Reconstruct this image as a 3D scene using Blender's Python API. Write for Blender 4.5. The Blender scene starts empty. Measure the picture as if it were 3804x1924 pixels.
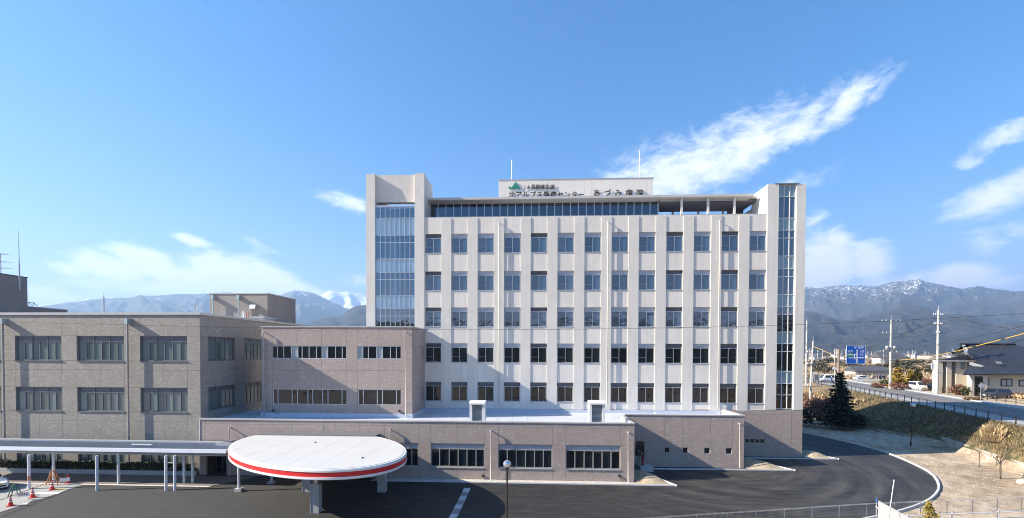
import bpy, bmesh, math, random
from mathutils import Vector, Matrix, noise
random.seed(7)
scene = bpy.context.scene
COL = scene.collection
# ------------------------------------------------------------------ camera
CAM_Z = 11.5
YAW, PITCH, ROLL = 0.04787, -0.018515, 0.00336
FPX, CX, CY, WPX, HPX = 1698.0, 1902.0, 1338.1, 3804.0, 1924.0
fwd = Vector((-math.sin(YAW)*math.cos(PITCH), math.cos(YAW)*math.cos(PITCH), math.sin(PITCH)))
rgt0 = Vector((math.cos(YAW), math.sin(YAW), 0.0))
up0 = rgt0.cross(fwd)
rgt = rgt0*math.cos(ROLL) + up0*math.sin(ROLL)
upv = -rgt0*math.sin(ROLL) + up0*math.cos(ROLL)
CAM = Vector((0, 0, CAM_Z))
cam_data = bpy.data.cameras.new('camera')
cam = bpy.data.objects.new('camera', cam_data)
COL.objects.link(cam)
m = Matrix((rgt, upv, -fwd)).transposed().to_4x4()
m.translation = CAM
cam.matrix_world = m
cam_data.sensor_fit = 'HORIZONTAL'
cam_data.sensor_width = 36.0
cam_data.lens = FPX/WPX*36.0
cam_data.shift_y = (CY - HPX/2)/WPX
cam_data.clip_start = 0.1
cam_data.clip_end = 90000.0
scene.camera = cam

def ray(px, py):
    return rgt*((px-CX)/FPX) + upv*((CY-py)/FPX) + fwd
def atY(px, py, Y):
    d = ray(px, py); return CAM + d*(Y/d.y)
def atZ(px, py, z):
    d = ray(px, py); return CAM + d*((z-CAM_Z)/d.z)

# ------------------------------------------------------------------ light
SX, SY = 1.75, 0.30            # horizontal run of a sun ray per metre of drop
SUN_EL = math.atan2(1.0, math.hypot(SX, SY))
sun_data = bpy.data.lights.new('sun', 'SUN')
sun_data.energy = 5.0
sun_data.angle = math.radians(0.5)
sun_data.color = (1.0, 0.90, 0.75)
sun = bpy.data.objects.new('sun', sun_data)
COL.objects.link(sun)
sun.rotation_euler = Vector((SX, SY, -1.0)).to_track_quat('-Z', 'Y').to_euler()
sun.location = (-60, -20, 60)

world = bpy.data.worlds.new('World')
scene.world = world
world.use_nodes = True
wn, wl = world.node_tree.nodes, world.node_tree.links
wn.clear()
w_out = wn.new('ShaderNodeOutputWorld')
w_bg = wn.new('ShaderNodeBackground')
w_sky = wn.new('ShaderNodeTexSky')
w_sky.sky_type = 'NISHITA'
w_sky.sun_disc = False
w_sky.sun_elevation = SUN_EL
w_sky.sun_rotation = math.atan2(-SX, -SY)      # clockwise from +Y as seen from above
w_sky.altitude = 600
w_sky.air_density = 1.0
w_sky.dust_density = 0.15
w_sky.ozone_density = 3.0
SKY_STRENGTH = 0.110
w_bg.inputs['Strength'].default_value = SKY_STRENGTH
scene.view_settings.view_transform = 'Standard'
scene.view_settings.look = 'None'
scene.view_settings.exposure = 1.47
scene.view_settings.gamma = 1.0
scene.view_settings.use_curve_mapping = False
try:
    scene.cycles.use_denoising = True
    scene.cycles.max_bounces = 8
    scene.cycles.transparent_max_bounces = 12
    scene.cycles.volume_bounces = 0
    scene.cycles.caustics_reflective = False
    scene.cycles.caustics_refractive = False
    scene.cycles.sample_clamp_indirect = 6
    scene.cycles.pixel_filter_type = 'BLACKMAN_HARRIS'
    scene.cycles.filter_width = 1.05
except Exception:
    pass

def wmath(op, a, b=None, c=None):
    n = wn.new('ShaderNodeMath'); n.operation = op
    for i, v in enumerate((a, b, c)):
        if v is None: continue
        if isinstance(v, (int, float)): n.inputs[i].default_value = v
        else: wl.new(v, n.inputs[i])
    return n.outputs[0]
# clouds: soft elliptical patches in azimuth / elevation broken up by noise
w_tc = wn.new('ShaderNodeTexCoord')
w_sep = wn.new('ShaderNodeSeparateXYZ')
wl.new(w_tc.outputs['Generated'], w_sep.inputs[0])
w_az = wmath('ARCTAN2', w_sep.outputs[0], w_sep.outputs[1])
w_el = wmath('ARCSINE', w_sep.outputs[2])
w_dirn = wn.new('ShaderNodeCombineXYZ'); wl.new(w_az, w_dirn.inputs[0]); wl.new(w_el, w_dirn.inputs[1]); w_dir = w_dirn.outputs[0]
w_cmb = wn.new('ShaderNodeCombineXYZ')
wl.new(wmath('MULTIPLY', w_az, 1.0), w_cmb.inputs[0])
wl.new(wmath('MULTIPLY', w_el, 2.0), w_cmb.inputs[1])
def wnoise(scale, detail, rough, off=0.0, dist=0.0):
    n = wn.new('ShaderNodeTexNoise')
    n.inputs['Scale'].default_value = scale
    n.inputs['Detail'].default_value = detail
    n.inputs['Roughness'].default_value = rough
    n.inputs['Distortion'].default_value = dist
    mp = wn.new('ShaderNodeMapping'); mp.inputs['Location'].default_value = (off, off*1.7, off*0.3)
    wl.new(w_cmb.outputs[0], mp.inputs[0]); wl.new(mp.outputs[0], n.inputs['Vector'])
    return n.outputs['Fac']
n_big = wnoise(11.0, 9.0, 0.66, 3.1, 0.6)
n_fine = wnoise(34.0, 7.0, 0.68, 7.7, 0.4)
def pix_dir(px, py):
    d = ray(px, py).normalized()
    return math.atan2(d.x, d.y), math.asin(d.z)
CLOUDS = [  # px, py, rx, ry, rotation (deg, counter-clockwise), weight
    (2520, 640, 330, 120, 18, 1.0), (2760, 560, 270, 105, 26, 1.0), (2960, 480, 200, 70, 32, 0.85), (3130, 400, 210, 60, 36, 0.78), (3270, 330, 110, 30, 40, 0.62),
    (2330, 650, 170, 110, 10, 0.62), (2700, 470, 120, 60, 40, 0.6), (2900, 700, 200, 50, 10, 0.55),
    (250, 1000, 110, 30, -14, 1.1), (430, 1000, 170, 50, -8, 1.4), (560, 985, 150, 55, -16, 1.45), (660, 1030, 150, 60, -6, 1.4),
    (880, 1040, 230, 75, -6, 1.5), (1040, 1060, 190, 60, -24, 1.4), (1180, 1095, 120, 30, -20, 1.1), (800, 985, 70, 60, -40, 1.0), (720, 1075, 420, 40, 0, 1.3),
    (140, 1100, 190, 42, 0, 1.4), (360, 1075, 60, 45, -30, 0.75),
    (712, 893, 80, 24, -12, 1.05), (1290, 752, 105, 36, -10, 0.9), (1330, 1040, 80, 26, 0, 0.6), (960, 915, 90, 30, -20, 0.5),
    (3060, 990, 150, 125, 0, 1.35), (3110, 900, 60, 70, 20, 1.05), (3230, 985, 90, 95, 20, 1.2), (3300, 1055, 230, 40, 0, 0.9), (3560, 1025, 140, 45, 0, 1.2), (3700, 1045, 120, 30, 0, 0.75),
    (3030, 820, 70, 45, 60, 0.62), (3690, 745, 210, 70, 8, 0.95), (3800, 690, 150, 70, 25, 0.9), (3735, 500, 150, 48, 18, 0.72), (3590, 605, 60, 28, 0, 0.6),
    (3660, 890, 120, 60, -30, 0.58), (3790, 850, 100, 60, 0, 0.55),
]
mask = None
for (px, py, rx, ry, rot, wgt) in CLOUDS:
    a0, e0 = pix_dir(px, py)
    a1, _ = pix_dir(px+rx*0.5, py); _, e1 = pix_dir(px, py-ry*0.5)
    ra, re = max(abs(a1-a0)*2, 1e-3), max(abs(e1-e0)*2, 1e-3)
    mp = wn.new('ShaderNodeMapping'); mp.vector_type = 'TEXTURE'
    mp.inputs['Location'].default_value = (a0, e0, 0); mp.inputs['Rotation'].default_value = (0, 0, math.radians(rot)); mp.inputs['Scale'].default_value = (ra, re, 1)
    wl.new(w_dir, mp.inputs[0])
    ln = wn.new('ShaderNodeVectorMath'); ln.operation = 'LENGTH'; wl.new(mp.outputs[0], ln.inputs[0])
    mr = wn.new('ShaderNodeMapRange'); mr.interpolation_type = 'SMOOTHERSTEP'
    mr.inputs['From Min'].default_value = 2.0; mr.inputs['From Max'].default_value = -0.25; mr.inputs['To Max'].default_value = wgt
    wl.new(ln.outputs['Value'], mr.inputs['Value'])
    mask = mr.outputs[0] if mask is None else wmath('MAXIMUM', mask, mr.outputs[0])
# the same kind of broken cloud goes on, thinly, over the rest of the sky
w_thin = wmath('MULTIPLY', wmath('SUBTRACT', wnoise(2.3, 3.0, 0.5, 11.0), 0.66), 1.2)
w_bh = wn.new('ShaderNodeMapRange'); w_bh.interpolation_type = 'SMOOTHSTEP'; w_bh.inputs['From Min'].default_value = 0.9; w_bh.inputs['From Max'].default_value = 1.5
wl.new(wmath('ABSOLUTE', w_az), w_bh.inputs['Value']); behind = w_bh.outputs[0]
mask = wmath('MAXIMUM', mask, wmath('MULTIPLY', wmath('MAXIMUM', w_thin, 0.0), behind))
dens = wmath('ADD', wmath('MULTIPLY', mask, 1.15), wmath('MULTIPLY', wmath('SUBTRACT', n_big, 0.5), 1.9))
dens = wmath('ADD', dens, wmath('MULTIPLY', wmath('SUBTRACT', n_fine, 0.5), 1.0))
w_mr = wn.new('ShaderNodeMapRange'); w_mr.interpolation_type = 'SMOOTHSTEP'
w_mr.inputs['From Min'].default_value = 0.22; w_mr.inputs['From Max'].default_value = 1.42
wl.new(dens, w_mr.inputs['Value'])
w_ms = wn.new('ShaderNodeMapRange'); w_ms.interpolation_type = 'SMOOTHSTEP'; w_ms.inputs['From Min'].default_value = 0.03; w_ms.inputs['From Max'].default_value = 0.3; wl.new(mask, w_ms.inputs['Value'])
fac = wmath('MULTIPLY', w_mr.outputs[0], w_ms.outputs[0])
fac = wmath('MULTIPLY', fac, 0.92)
# cloud brightness: bright edges, a little grey where thick
w_ramp = wn.new('ShaderNodeMapRange')
w_ramp.inputs['From Min'].default_value = 0.5; w_ramp.inputs['From Max'].default_value = 1.5
w_ramp.inputs['To Min'].default_value = 1.0; w_ramp.inputs['To Max'].default_value = 0.84
wl.new(dens, w_ramp.inputs['Value'])
CLOUD_LEVEL = 5.6
w_cc = wn.new('ShaderNodeCombineXYZ')
for i, k in enumerate((0.97, 0.985, 1.0)):
    wl.new(wmath('MULTIPLY', w_ramp.outputs[0], CLOUD_LEVEL*k), w_cc.inputs[i])
w_mix = wn.new('ShaderNodeMix'); w_mix.data_type = 'RGBA'
wl.new(fac, w_mix.inputs['Factor'])
w_hs = wn.new('ShaderNodeHueSaturation'); w_hs.inputs['Saturation'].default_value = 1.3
wl.new(w_sky.outputs[0], w_hs.inputs['Color'])
# the brightest part of the sky rolls off softly instead of clipping
w_k = wn.new('ShaderNodeVectorMath'); w_k.operation = 'MULTIPLY_ADD'; wl.new(w_hs.outputs[0], w_k.inputs[0]); w_k.inputs[1].default_value = (0.095, 0.135, 0.065); w_k.inputs[2].default_value = (1, 1, 1)
w_dv = wn.new('ShaderNodeVectorMath'); w_dv.operation = 'DIVIDE'; wl.new(w_hs.outputs[0], w_dv.inputs[0]); wl.new(w_k.outputs[0], w_dv.inputs[1])
wl.new(w_dv.outputs[0], w_mix.inputs['A'])
wl.new(w_cc.outputs[0], w_mix.inputs['B'])
wl.new(w_mix.outputs['Result'], w_bg.inputs['Color'])
wl.new(w_bg.outputs[0], w_out.inputs['Surface'])

# ------------------------------------------------------------------ helpers
def tag(o, label=None, cat=None, group=None, kind=None):
    if label: o['label'] = label
    if cat: o['category'] = cat
    if group: o['group'] = group
    if kind: o['kind'] = kind
    return o
def link(o, parent=None):
    COL.objects.link(o)
    if parent is not None:
        o.parent = parent
        o.matrix_parent_inverse = Matrix.Identity(4)
    return o
def thing(name, label, cat, loc=(0, 0, 0), rz=0.0, group=None, parent=None):
    o = bpy.data.objects.new(name, None)
    o.empty_display_size = 0.3
    link(o, parent)
    o.location = loc; o.rotation_euler = (0, 0, rz)
    if label: tag(o, label, cat, group)
    return o
class MB:
    """collects shapes for ONE mesh object"""
    def __init__(s): s.v = []; s.f = []; s.sm = []
    def add(s, vs, fs, smooth=False):
        b = len(s.v); s.v += [tuple(p) for p in vs]
        s.f += [tuple(b+i for i in f) for f in fs]; s.sm += [smooth]*len(fs)
        return s
    def box(s, x0, x1, y0, y1, z0, z1):
        return s.add([(x0,y0,z0),(x1,y0,z0),(x1,y1,z0),(x0,y1,z0),(x0,y0,z1),(x1,y0,z1),(x1,y1,z1),(x0,y1,z1)],
                     [(0,3,2,1),(4,5,6,7),(0,1,5,4),(1,2,6,5),(2,3,7,6),(3,0,4,7)])
    def prism(s, pts, lo, hi, axis='z'):
        n = len(pts)
        def P(a, b, t): return {'z': (a,b,t), 'y': (a,t,b), 'x': (t,a,b)}[axis]
        vs = [P(a,b,lo) for a,b in pts] + [P(a,b,hi) for a,b in pts]
        fs = [tuple(range(n-1,-1,-1)), tuple(range(n,2*n))] + [(i,(i+1)%n,n+(i+1)%n,n+i) for i in range(n)]
        return s.add(vs, fs)
    def tube(s, pts, r, n=8, smooth=True, cap=True):
        pts = [Vector(p) for p in pts]
        rs = r if isinstance(r, (list, tuple)) else [r]*len(pts)
        rings = []
        for i, p in enumerate(pts):
            t = (pts[min(i+1,len(pts)-1)]-pts[max(i-1,0)])
            t = t.normalized() if t.length > 1e-9 else Vector((0,0,1))
            a = t.cross(Vector((0,0,1)))
            if a.length < 1e-3: a = t.cross(Vector((1,0,0)))
            a.normalize(); b = t.cross(a)
            rings.append([p+(a*math.cos(2*math.pi*k/n)+b*math.sin(2*math.pi*k/n))*rs[i] for k in range(n)])
        vs = [v for rg in rings for v in rg]; fs = []
        for i in range(len(pts)-1):
            for k in range(n):
                fs.append((i*n+k, i*n+(k+1)%n, (i+1)*n+(k+1)%n, (i+1)*n+k))
        s.add(vs, fs, smooth)
        if cap:
            s.add(rings[0], [tuple(range(n-1,-1,-1))]); s.add(rings[-1], [tuple(range(n))])
        return s
    def lathe(s, prof, c, n=20, smooth=True):
        vs = []
        for r, z in prof:
            vs += [(c[0]+r*math.cos(2*math.pi*k/n), c[1]+r*math.sin(2*math.pi*k/n), c[2]+z) for k in range(n)]
        fs = []
        for i in range(len(prof)-1):
            for k in range(n):
                fs.append((i*n+k, i*n+(k+1)%n, (i+1)*n+(k+1)%n, (i+1)*n+k))
        return s.add(vs, fs, smooth)
    def sphere(s, c, r, n=16, mrg=10, sc=(1,1,1)):
        prof = [(max(1e-4, math.sin(math.pi*i/mrg))*1.0, -math.cos(math.pi*i/mrg)) for i in range(mrg+1)]
        vs = []; fs = []
        for rr, z in prof:
            vs += [(c[0]+r*rr*math.cos(2*math.pi*k/n)*sc[0], c[1]+r*rr*math.sin(2*math.pi*k/n)*sc[1], c[2]+r*z*sc[2]) for k in range(n)]
        for i in range(mrg):
            for k in range(n):
                fs.append((i*n+k, i*n+(k+1)%n, (i+1)*n+(k+1)%n, (i+1)*n+k))
        return s.add(vs, fs, True)
    def mesh(s, name, mat):
        me = bpy.data.meshes.new(name)
        me.from_pydata(s.v, [], s.f)
        if any(s.sm): me.polygons.foreach_set('use_smooth', s.sm)
        if isinstance(mat, (list, tuple)):
            for q in mat: me.materials.append(q)
        elif mat is not None: me.materials.append(mat)
        me.update()
        return me
    def build(s, name, mat, parent=None):
        return link(bpy.data.objects.new(name, s.mesh(name, mat)), parent)
def box(name, x0, x1, y0, y1, z0, z1, mat, parent=None):
    return MB().box(min(x0,x1),max(x0,x1),min(y0,y1),max(y0,y1),min(z0,z1),max(z0,z1)).build(name, mat, parent)
_unit = {}
def ubox(name, x0, x1, y0, y1, z0, z1, mat, parent=None):
    """box that shares one unit-cube mesh per material"""
    key = (name, mat.name)
    if key not in _unit:
        _unit[key] = MB().box(0,1,0,1,0,1).mesh(name, mat)
    o = link(bpy.data.objects.new(name, _unit[key]), parent)
    o.location = (min(x0,x1), min(y0,y1), min(z0,z1))
    o.scale = (abs(x1-x0), abs(y1-y0), abs(z1-z0))
    return o
def copy_tree(o, parent=None):
    c = o.copy(); COL.objects.link(c); c.parent = parent
    for ch in o.children: copy_tree(ch, c)
    return c
def ss(a, b, x):
    t = max(0.0, min(1.0, (x-a)/(b-a))); return t*t*(3-2*t)
def lerp(a, b, t): return a+(b-a)*t
def interp(pts, x):
    if x <= pts[0][0]: return pts[0][1]
    for (x0,y0),(x1,y1) in zip(pts, pts[1:]):
        if x <= x1: return y0+(y1-y0)*(x-x0)/(x1-x0) if x1 > x0 else y1
    return pts[-1][1]

# ------------------------------------------------------------------ materials
class NT:
    def __init__(s, name):
        s.m = bpy.data.materials.new(name); s.m.use_nodes = True
        s.n, s.l = s.m.node_tree.nodes, s.m.node_tree.links
        s.b = s.n['Principled BSDF']; s.out = s.n['Material Output']
    def new(s, t, **kw):
        n = s.n.new(t)
        for k, v in kw.items(): setattr(n, k, v)
        return n
    def setin(s, sock, v):
        if hasattr(v, 'links') or isinstance(v, bpy.types.NodeSocket): s.l.new(v, sock)
        else: sock.default_value = v
    def math(s, op, a, b=0.0, c=None):
        n = s.new('ShaderNodeMath', operation=op)
        s.setin(n.inputs[0], a); s.setin(n.inputs[1], b)
        if c is not None: s.setin(n.inputs[2], c)
        return n.outputs[0]
    def pos(s):
        return s.new('ShaderNodeNewGeometry').outputs['Position']
    def noise(s, scale, detail=4, rough=0.55, vec=None, dist=0.0):
        n = s.new('ShaderNodeTexNoise')
        n.inputs['Scale'].default_value = scale; n.inputs['Detail'].default_value = detail
        n.inputs['Roughness'].default_value = rough; n.inputs['Distortion'].default_value = dist
        s.l.new(vec if vec is not None else s.pos(), n.inputs['Vector'])
        return n.outputs['Fac']
    def scaled(s, sc, vec=None):
        mp = s.new('ShaderNodeMapping'); mp.inputs['Scale'].default_value = sc
        s.l.new(vec if vec is not None else s.pos(), mp.inputs[0]); return mp.outputs[0]
    def ramp(s, fac, stops):
        n = s.new('ShaderNodeValToRGB'); s.l.new(fac, n.inputs[0])
        el = n.color_ramp.elements
        while len(el) < len(stops): el.new(0.5)
        for e, (p, c) in zip(el, stops): e.position = p; e.color = (*c[:3], 1)
        return n.outputs[0]
    def mix(s, f, a, b, mode='MIX'):
        n = s.new('ShaderNodeMix', data_type='RGBA', blend_type=mode)
        s.setin(n.inputs['Factor'], f)
        for k, v in (('A', a), ('B', b)):
            if isinstance(v, (tuple, list)): n.inputs[k].default_value = (*v[:3], 1)
            else: s.l.new(v, n.inputs[k])
        return n.outputs['Result']
    def color(s, v):
        if isinstance(v, (tuple, list)): s.b.inputs['Base Color'].default_value = (*v[:3], 1)
        else: s.l.new(v, s.b.inputs['Base Color'])
        return s
    def bump(s, h, strength=0.3, dist=0.02):
        n = s.new('ShaderNodeBump'); n.inputs['Strength'].default_value = strength; n.inputs['Distance'].default_value = dist
        s.l.new(h, n.inputs['Height']); s.l.new(n.outputs[0], s.b.inputs['Normal']); return s
    def set(s, rough=None, metal=None, ior=None, spec=None):
        if rough is not None: s.setin(s.b.inputs['Roughness'], rough)
        if metal is not None: s.b.inputs['Metallic'].default_value = metal
        if ior is not None: s.b.inputs['IOR'].default_value = ior
        if spec is not None: s.b.inputs['Specular IOR Level'].default_value = spec
        return s
def plain(name, col, rough=0.6, metal=0.0, var=0.0, scale=3.0, bump=0.0, ior=None):
    t = NT(name).set(rough=rough, metal=metal, ior=ior)
    if var:
        f = t.noise(scale, 5, 0.6)
        t.color(t.ramp(f, [(0.3, tuple(c*(1-var) for c in col)), (0.7, tuple(min(1, c*(1+var)) for c in col))]))
    else: t.color(col)
    if bump: t.bump(t.noise(scale*14, 3), bump, 0.01)
    return t.m
def concrete_mat(name, col, streak=0.055):
    t = NT(name).set(rough=0.85)
    p = t.pos()
    blot = t.noise(0.55, 6, 0.6, p)
    drip = t.noise(1.0, 5, 0.65, t.scaled((3.2, 3.2, 0.16), p))
    c = t.ramp(blot, [(0.3, tuple(k*0.93 for k in col)), (0.7, tuple(k*1.05 for k in col))])
    c = t.mix(t.ramp(drip, [(0.45, (0,0,0)), (0.75, (1,1,1))]), c, tuple(k*(1-streak*2.2) for k in col))
    t.color(c)
    h = t.math('ADD', t.noise(7.0, 4, 0.6, p), t.math('MULTIPLY', t.noise(38.0, 2, 0.5, p), 0.6))
    t.bump(h, 0.35, 0.02)
    return t.m
def brick_mat(name, cols, mortar, flecks, light, bw=0.20, rh=0.065, stain=0.12):
    t = NT(name).set(rough=0.75)
    p = t.pos()
    sp = t.new('ShaderNodeSeparateXYZ'); t.l.new(p, sp.inputs[0])
    u = t.math('ADD', sp.outputs[0], sp.outputs[1])
    cb = t.new('ShaderNodeCombineXYZ'); t.l.new(u, cb.inputs[0]); t.l.new(sp.outputs[2], cb.inputs[1])
    b = t.new('ShaderNodeTexBrick', offset=0.5)
    b.inputs['Scale'].default_value = 1.0
    b.inputs['Brick Width'].default_value = bw; b.inputs['Row Height'].default_value = rh
    b.inputs['Mortar Size'].default_value = 0.006; b.inputs['Mortar Smooth'].default_value = 0.1
    b.inputs['Bias'].default_value = -0.1
    b.inputs['Color1'].default_value = (*cols[0], 1); b.inputs['Color2'].default_value = (*cols[1], 1)
    b.inputs['Mortar'].default_value = (*mortar, 1)
    t.l.new(cb.outputs[0], b.inputs['Vector'])
    # single pale tiles: hash of the tile index
    row = t.math('FLOOR', t.math('DIVIDE', sp.outputs[2], rh))
    off = t.math('MULTIPLY', t.math('MODULO', row, 2.0), 0.5)
    colm = t.math('FLOOR', t.math('SUBTRACT', t.math('DIVIDE', u, bw), off))
    cc = t.new('ShaderNodeCombineXYZ'); t.l.new(colm, cc.inputs[0]); t.l.new(row, cc.inputs[1])
    wn_ = t.new('ShaderNodeTexWhiteNoise', noise_dimensions='2D'); t.l.new(cc.outputs[0], wn_.inputs['Vector'])
    pale = t.math('GREATER_THAN', wn_.outputs['Value'], 1.0-flecks)
    pale = t.math('MULTIPLY', pale, t.math('SUBTRACT', 1.0, b.outputs['Fac']))
    c = t.mix(pale, b.outputs['Color'], light)
    dark = t.math('MULTIPLY', t.math('LESS_THAN', wn_.outputs['Value'], flecks*0.9), 0.22)
    c = t.mix(dark, c, tuple(k*0.62 for k in cols[0]))
    blot = t.noise(0.8, 5, 0.6, p)
    c = t.mix(t.ramp(blot, [(0.35, (0,0,0)), (0.75, (stain,)*3)]), c, (0.05, 0.045, 0.04))
    t.color(c)
    t.bump(t.math('SUBTRACT', 1.0, b.outputs['Fac']), 0.5, 0.012)
    return t.m
def glass_mat(name, col, ior=2.0, rough=0.015, wob=0.012, vary=0.25):
    """window glass seen from outside: dark body, strong clear reflection, slightly wavy"""
    t = NT(name).set(rough=rough, ior=ior)
    oi = t.new('ShaderNodeObjectInfo')
    v = t.math('ADD', t.math('MULTIPLY', oi.outputs['Random'], vary*2), 1.0-vary)
    mul = t.new('ShaderNodeVectorMath', operation='SCALE'); mul.inputs[0].default_value = col
    t.l.new(v, mul.inputs['Scale'])
    t.l.new(mul.outputs[0], t.b.inputs['Base Color'])
    t.bump(t.noise(1.3, 2, 0.5), wob, 1.0)
    return t.m
def clear_glass(name, tint, refl=0.16):
    t = NT(name)
    t.n.remove(t.b)
    tr = t.new('ShaderNodeBsdfTransparent'); tr.inputs[0].default_value = (*tint, 1)
    gl = t.new('ShaderNodeBsdfGlossy'); gl.inputs['Roughness'].default_value = 0.01; gl.inputs[0].default_value = (0.95, 0.98, 1, 1)
    bp = t.new('ShaderNodeBump'); bp.inputs['Strength'].default_value = 0.012; bp.inputs['Distance'].default_value = 1.0
    t.l.new(t.noise(0.9, 2, 0.5), bp.inputs['Height']); t.l.new(bp.outputs[0], gl.inputs['Normal'])
    lw = t.new('ShaderNodeLayerWeight'); lw.inputs[0].default_value = 0.25
    f = t.math('ADD', t.math('MULTIPLY', lw.outputs['Fresnel'], 0.8), refl)
    f.node.use_clamp = True
    mx = t.new('ShaderNodeMixShader'); t.l.new(f, mx.inputs[0]); t.l.new(tr.outputs[0], mx.inputs[1]); t.l.new(gl.outputs[0], mx.inputs[2])
    t.l.new(mx.outputs[0], t.out.inputs['Surface'])
    return t.m
M = {}
M['concrete'] = concrete_mat('pale_render', (0.75, 0.70, 0.63))
M['pilaster'] = concrete_mat('pale_render_pilaster', (0.715, 0.675, 0.61))
M['white_render'] = concrete_mat('white_render', (0.74, 0.70, 0.64), 0.03)
M['brick'] = brick_mat('pink_tile', [(0.395, 0.315, 0.275), (0.425, 0.345, 0.305)], (0.35, 0.29, 0.26), 0.09, (0.50, 0.435, 0.395))
M['old_brick'] = brick_mat('grey_tile', [(0.325, 0.29, 0.25), (0.36, 0.325, 0.285)], (0.29, 0.26, 0.23), 0.13, (0.45, 0.415, 0.37), stain=0.15)
M['far_brick'] = brick_mat('brown_tile', [(0.38, 0.32, 0.265), (0.41, 0.35, 0.29)], (0.2, 0.18, 0.16), 0.05, (0.33, 0.29, 0.25))
M['dark_brick'] = brick_mat('dark_tile', [(0.27, 0.245, 0.225), (0.30, 0.27, 0.25)], (0.22, 0.2, 0.19), 0.04, (0.36, 0.33, 0.30))
M['backing'] = plain('joint_mortar', (0.09, 0.08, 0.075), 0.9)  # dark mortar colour of the solid body behind the panels
M['coping'] = plain('coping_metal', (0.5, 0.49, 0.48), 0.45, 0.3, 0.05)
M['alu'] = plain('window_aluminium', (0.50, 0.515, 0.53), 0.4, 0.35, 0.04)
M['alu_dark'] = plain('old_window_frame', (0.18, 0.19, 0.195), 0.5, 0.3, 0.06)
M['alu_warm'] = plain('warm_window_frame', (0.40, 0.385, 0.36), 0.45, 0.3, 0.05)
M['mullion'] = plain('curtain_wall_mullion', (0.55, 0.60, 0.66), 0.35, 0.4)
M['header'] = plain('window_head_panel', (0.42, 0.45, 0.50), 0.5, 0.2, 0.05)
M['header_dark'] = plain('old_and_shaded_head_panel', (0.12, 0.13, 0.155), 0.5, 0.2, 0.05)
M['glass_up'] = glass_mat('ward_glass', (0.05, 0.08, 0.125), 2.15, 0.015, 0.02, 0.35)  # bluer body colour adds to the sky reflected in the upper rows
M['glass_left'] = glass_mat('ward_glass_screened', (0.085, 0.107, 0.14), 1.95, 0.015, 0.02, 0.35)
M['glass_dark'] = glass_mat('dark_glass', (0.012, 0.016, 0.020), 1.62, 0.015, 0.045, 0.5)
M['glass_old'] = glass_mat('curtained_glass', (0.14, 0.175, 0.175), 1.6, 0.03, 0.03, 0.3)
M['spandrel_glass'] = glass_mat('spandrel_glass', (0.47, 0.63, 0.72), 1.6, 0.05, 0.008, 0.06)
M['clear'] = clear_glass('clear_glass', (0.66, 0.75, 0.82), 0.14)
M['clear_blue'] = clear_glass('blue_glass', (0.22, 0.36, 0.52), 0.10)
M['interior'] = plain('room_wall', (0.5, 0.49, 0.47), 0.9)
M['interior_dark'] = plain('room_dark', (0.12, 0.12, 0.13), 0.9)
M['ceiling_board'] = plain('ceiling_board', (0.45, 0.46, 0.48), 0.9)
M['pipe'] = plain('downpipe_metal', (0.52, 0.49, 0.45), 0.45, 0.2)
M['pipe_old'] = plain('old_downpipe', (0.30, 0.29, 0.27), 0.45, 0.3, 0.1)
M['zinc'] = plain('zinc_hopper', (0.42, 0.5, 0.5), 0.4, 0.5, 0.15, 6)
M['roof_sheet'] = plain('roof_membrane', (0.52, 0.55, 0.62), 0.5, 0.0, 0.05, 0.8)
M['white_paint'] = plain('white_paint', (0.72, 0.72, 0.71), 0.35, 0.0, 0.03)
M['letter'] = plain('letter_black', (0.012, 0.012, 0.016), 0.45)
M['logo_green'] = plain('logo_green', (0.0, 0.22, 0.15), 0.45)
M['steel_dark'] = plain('dark_steel', (0.035, 0.028, 0.024), 0.45, 0.4)
M['steel_grey'] = plain('galvanised_steel', (0.45, 0.46, 0.47), 0.45, 0.6, 0.08)
M['chrome'] = plain('chrome_globe', (0.85, 0.87, 0.9), 0.03, 1.0)
M['rubber'] = plain('rubber_black', (0.015, 0.015, 0.016), 0.7)
M['red'] = plain('red_band', (0.55, 0.012, 0.018), 0.45)
M['cone_red'] = plain('cone_red', (0.75, 0.035, 0.02), 0.5)
M['white_band'] = plain('reflective_white', (0.75, 0.75, 0.74), 0.4)
M['green_paint'] = plain('barrier_green', (0.02, 0.14, 0.06), 0.5)
M['orange_paint'] = plain('barrier_orange', (0.55, 0.22, 0.06), 0.5)
M['cast_concrete'] = plain('cast_concrete', (0.42, 0.42, 0.41), 0.85, 0, 0.1, 1.5, 0.2)
M['kerb'] = plain('kerb_concrete', (0.52, 0.52, 0.51), 0.85, 0, 0.09, 1.4, 0.15)
M['pole'] = plain('pole_concrete', (0.46, 0.445, 0.41), 0.8, 0, 0.07, 1.0)
M['porcelain'] = plain('insulator_porcelain', (0.62, 0.63, 0.64), 0.3)
M['wire'] = plain('cable_black', (0.02, 0.02, 0.022), 0.6)
M['wire_yellow'] = plain('cable_guard_yellow', (0.72, 0.46, 0.07), 0.5)
M['sign_blue'] = plain('sign_blue', (0.008, 0.10, 0.47), 0.45)
M['sign_green'] = plain('sign_green', (0.01, 0.25, 0.14), 0.45)
M['sign_white'] = plain('sign_white', (0.78, 0.78, 0.78), 0.45)
M['line_white'] = plain('line_white', (0.62, 0.62, 0.60), 0.7, 0, 0.12, 2.0)
M['line_orange'] = plain('line_orange', (0.55, 0.27, 0.07), 0.7, 0, 0.15, 2.0)
M['bark'] = plain('bark', (0.10, 0.075, 0.055), 0.9, 0, 0.25, 6, 0.3)
M['grate'] = plain('drain_grate', (0.30, 0.305, 0.31), 0.6, 0.3, 0.1, 4)

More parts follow.
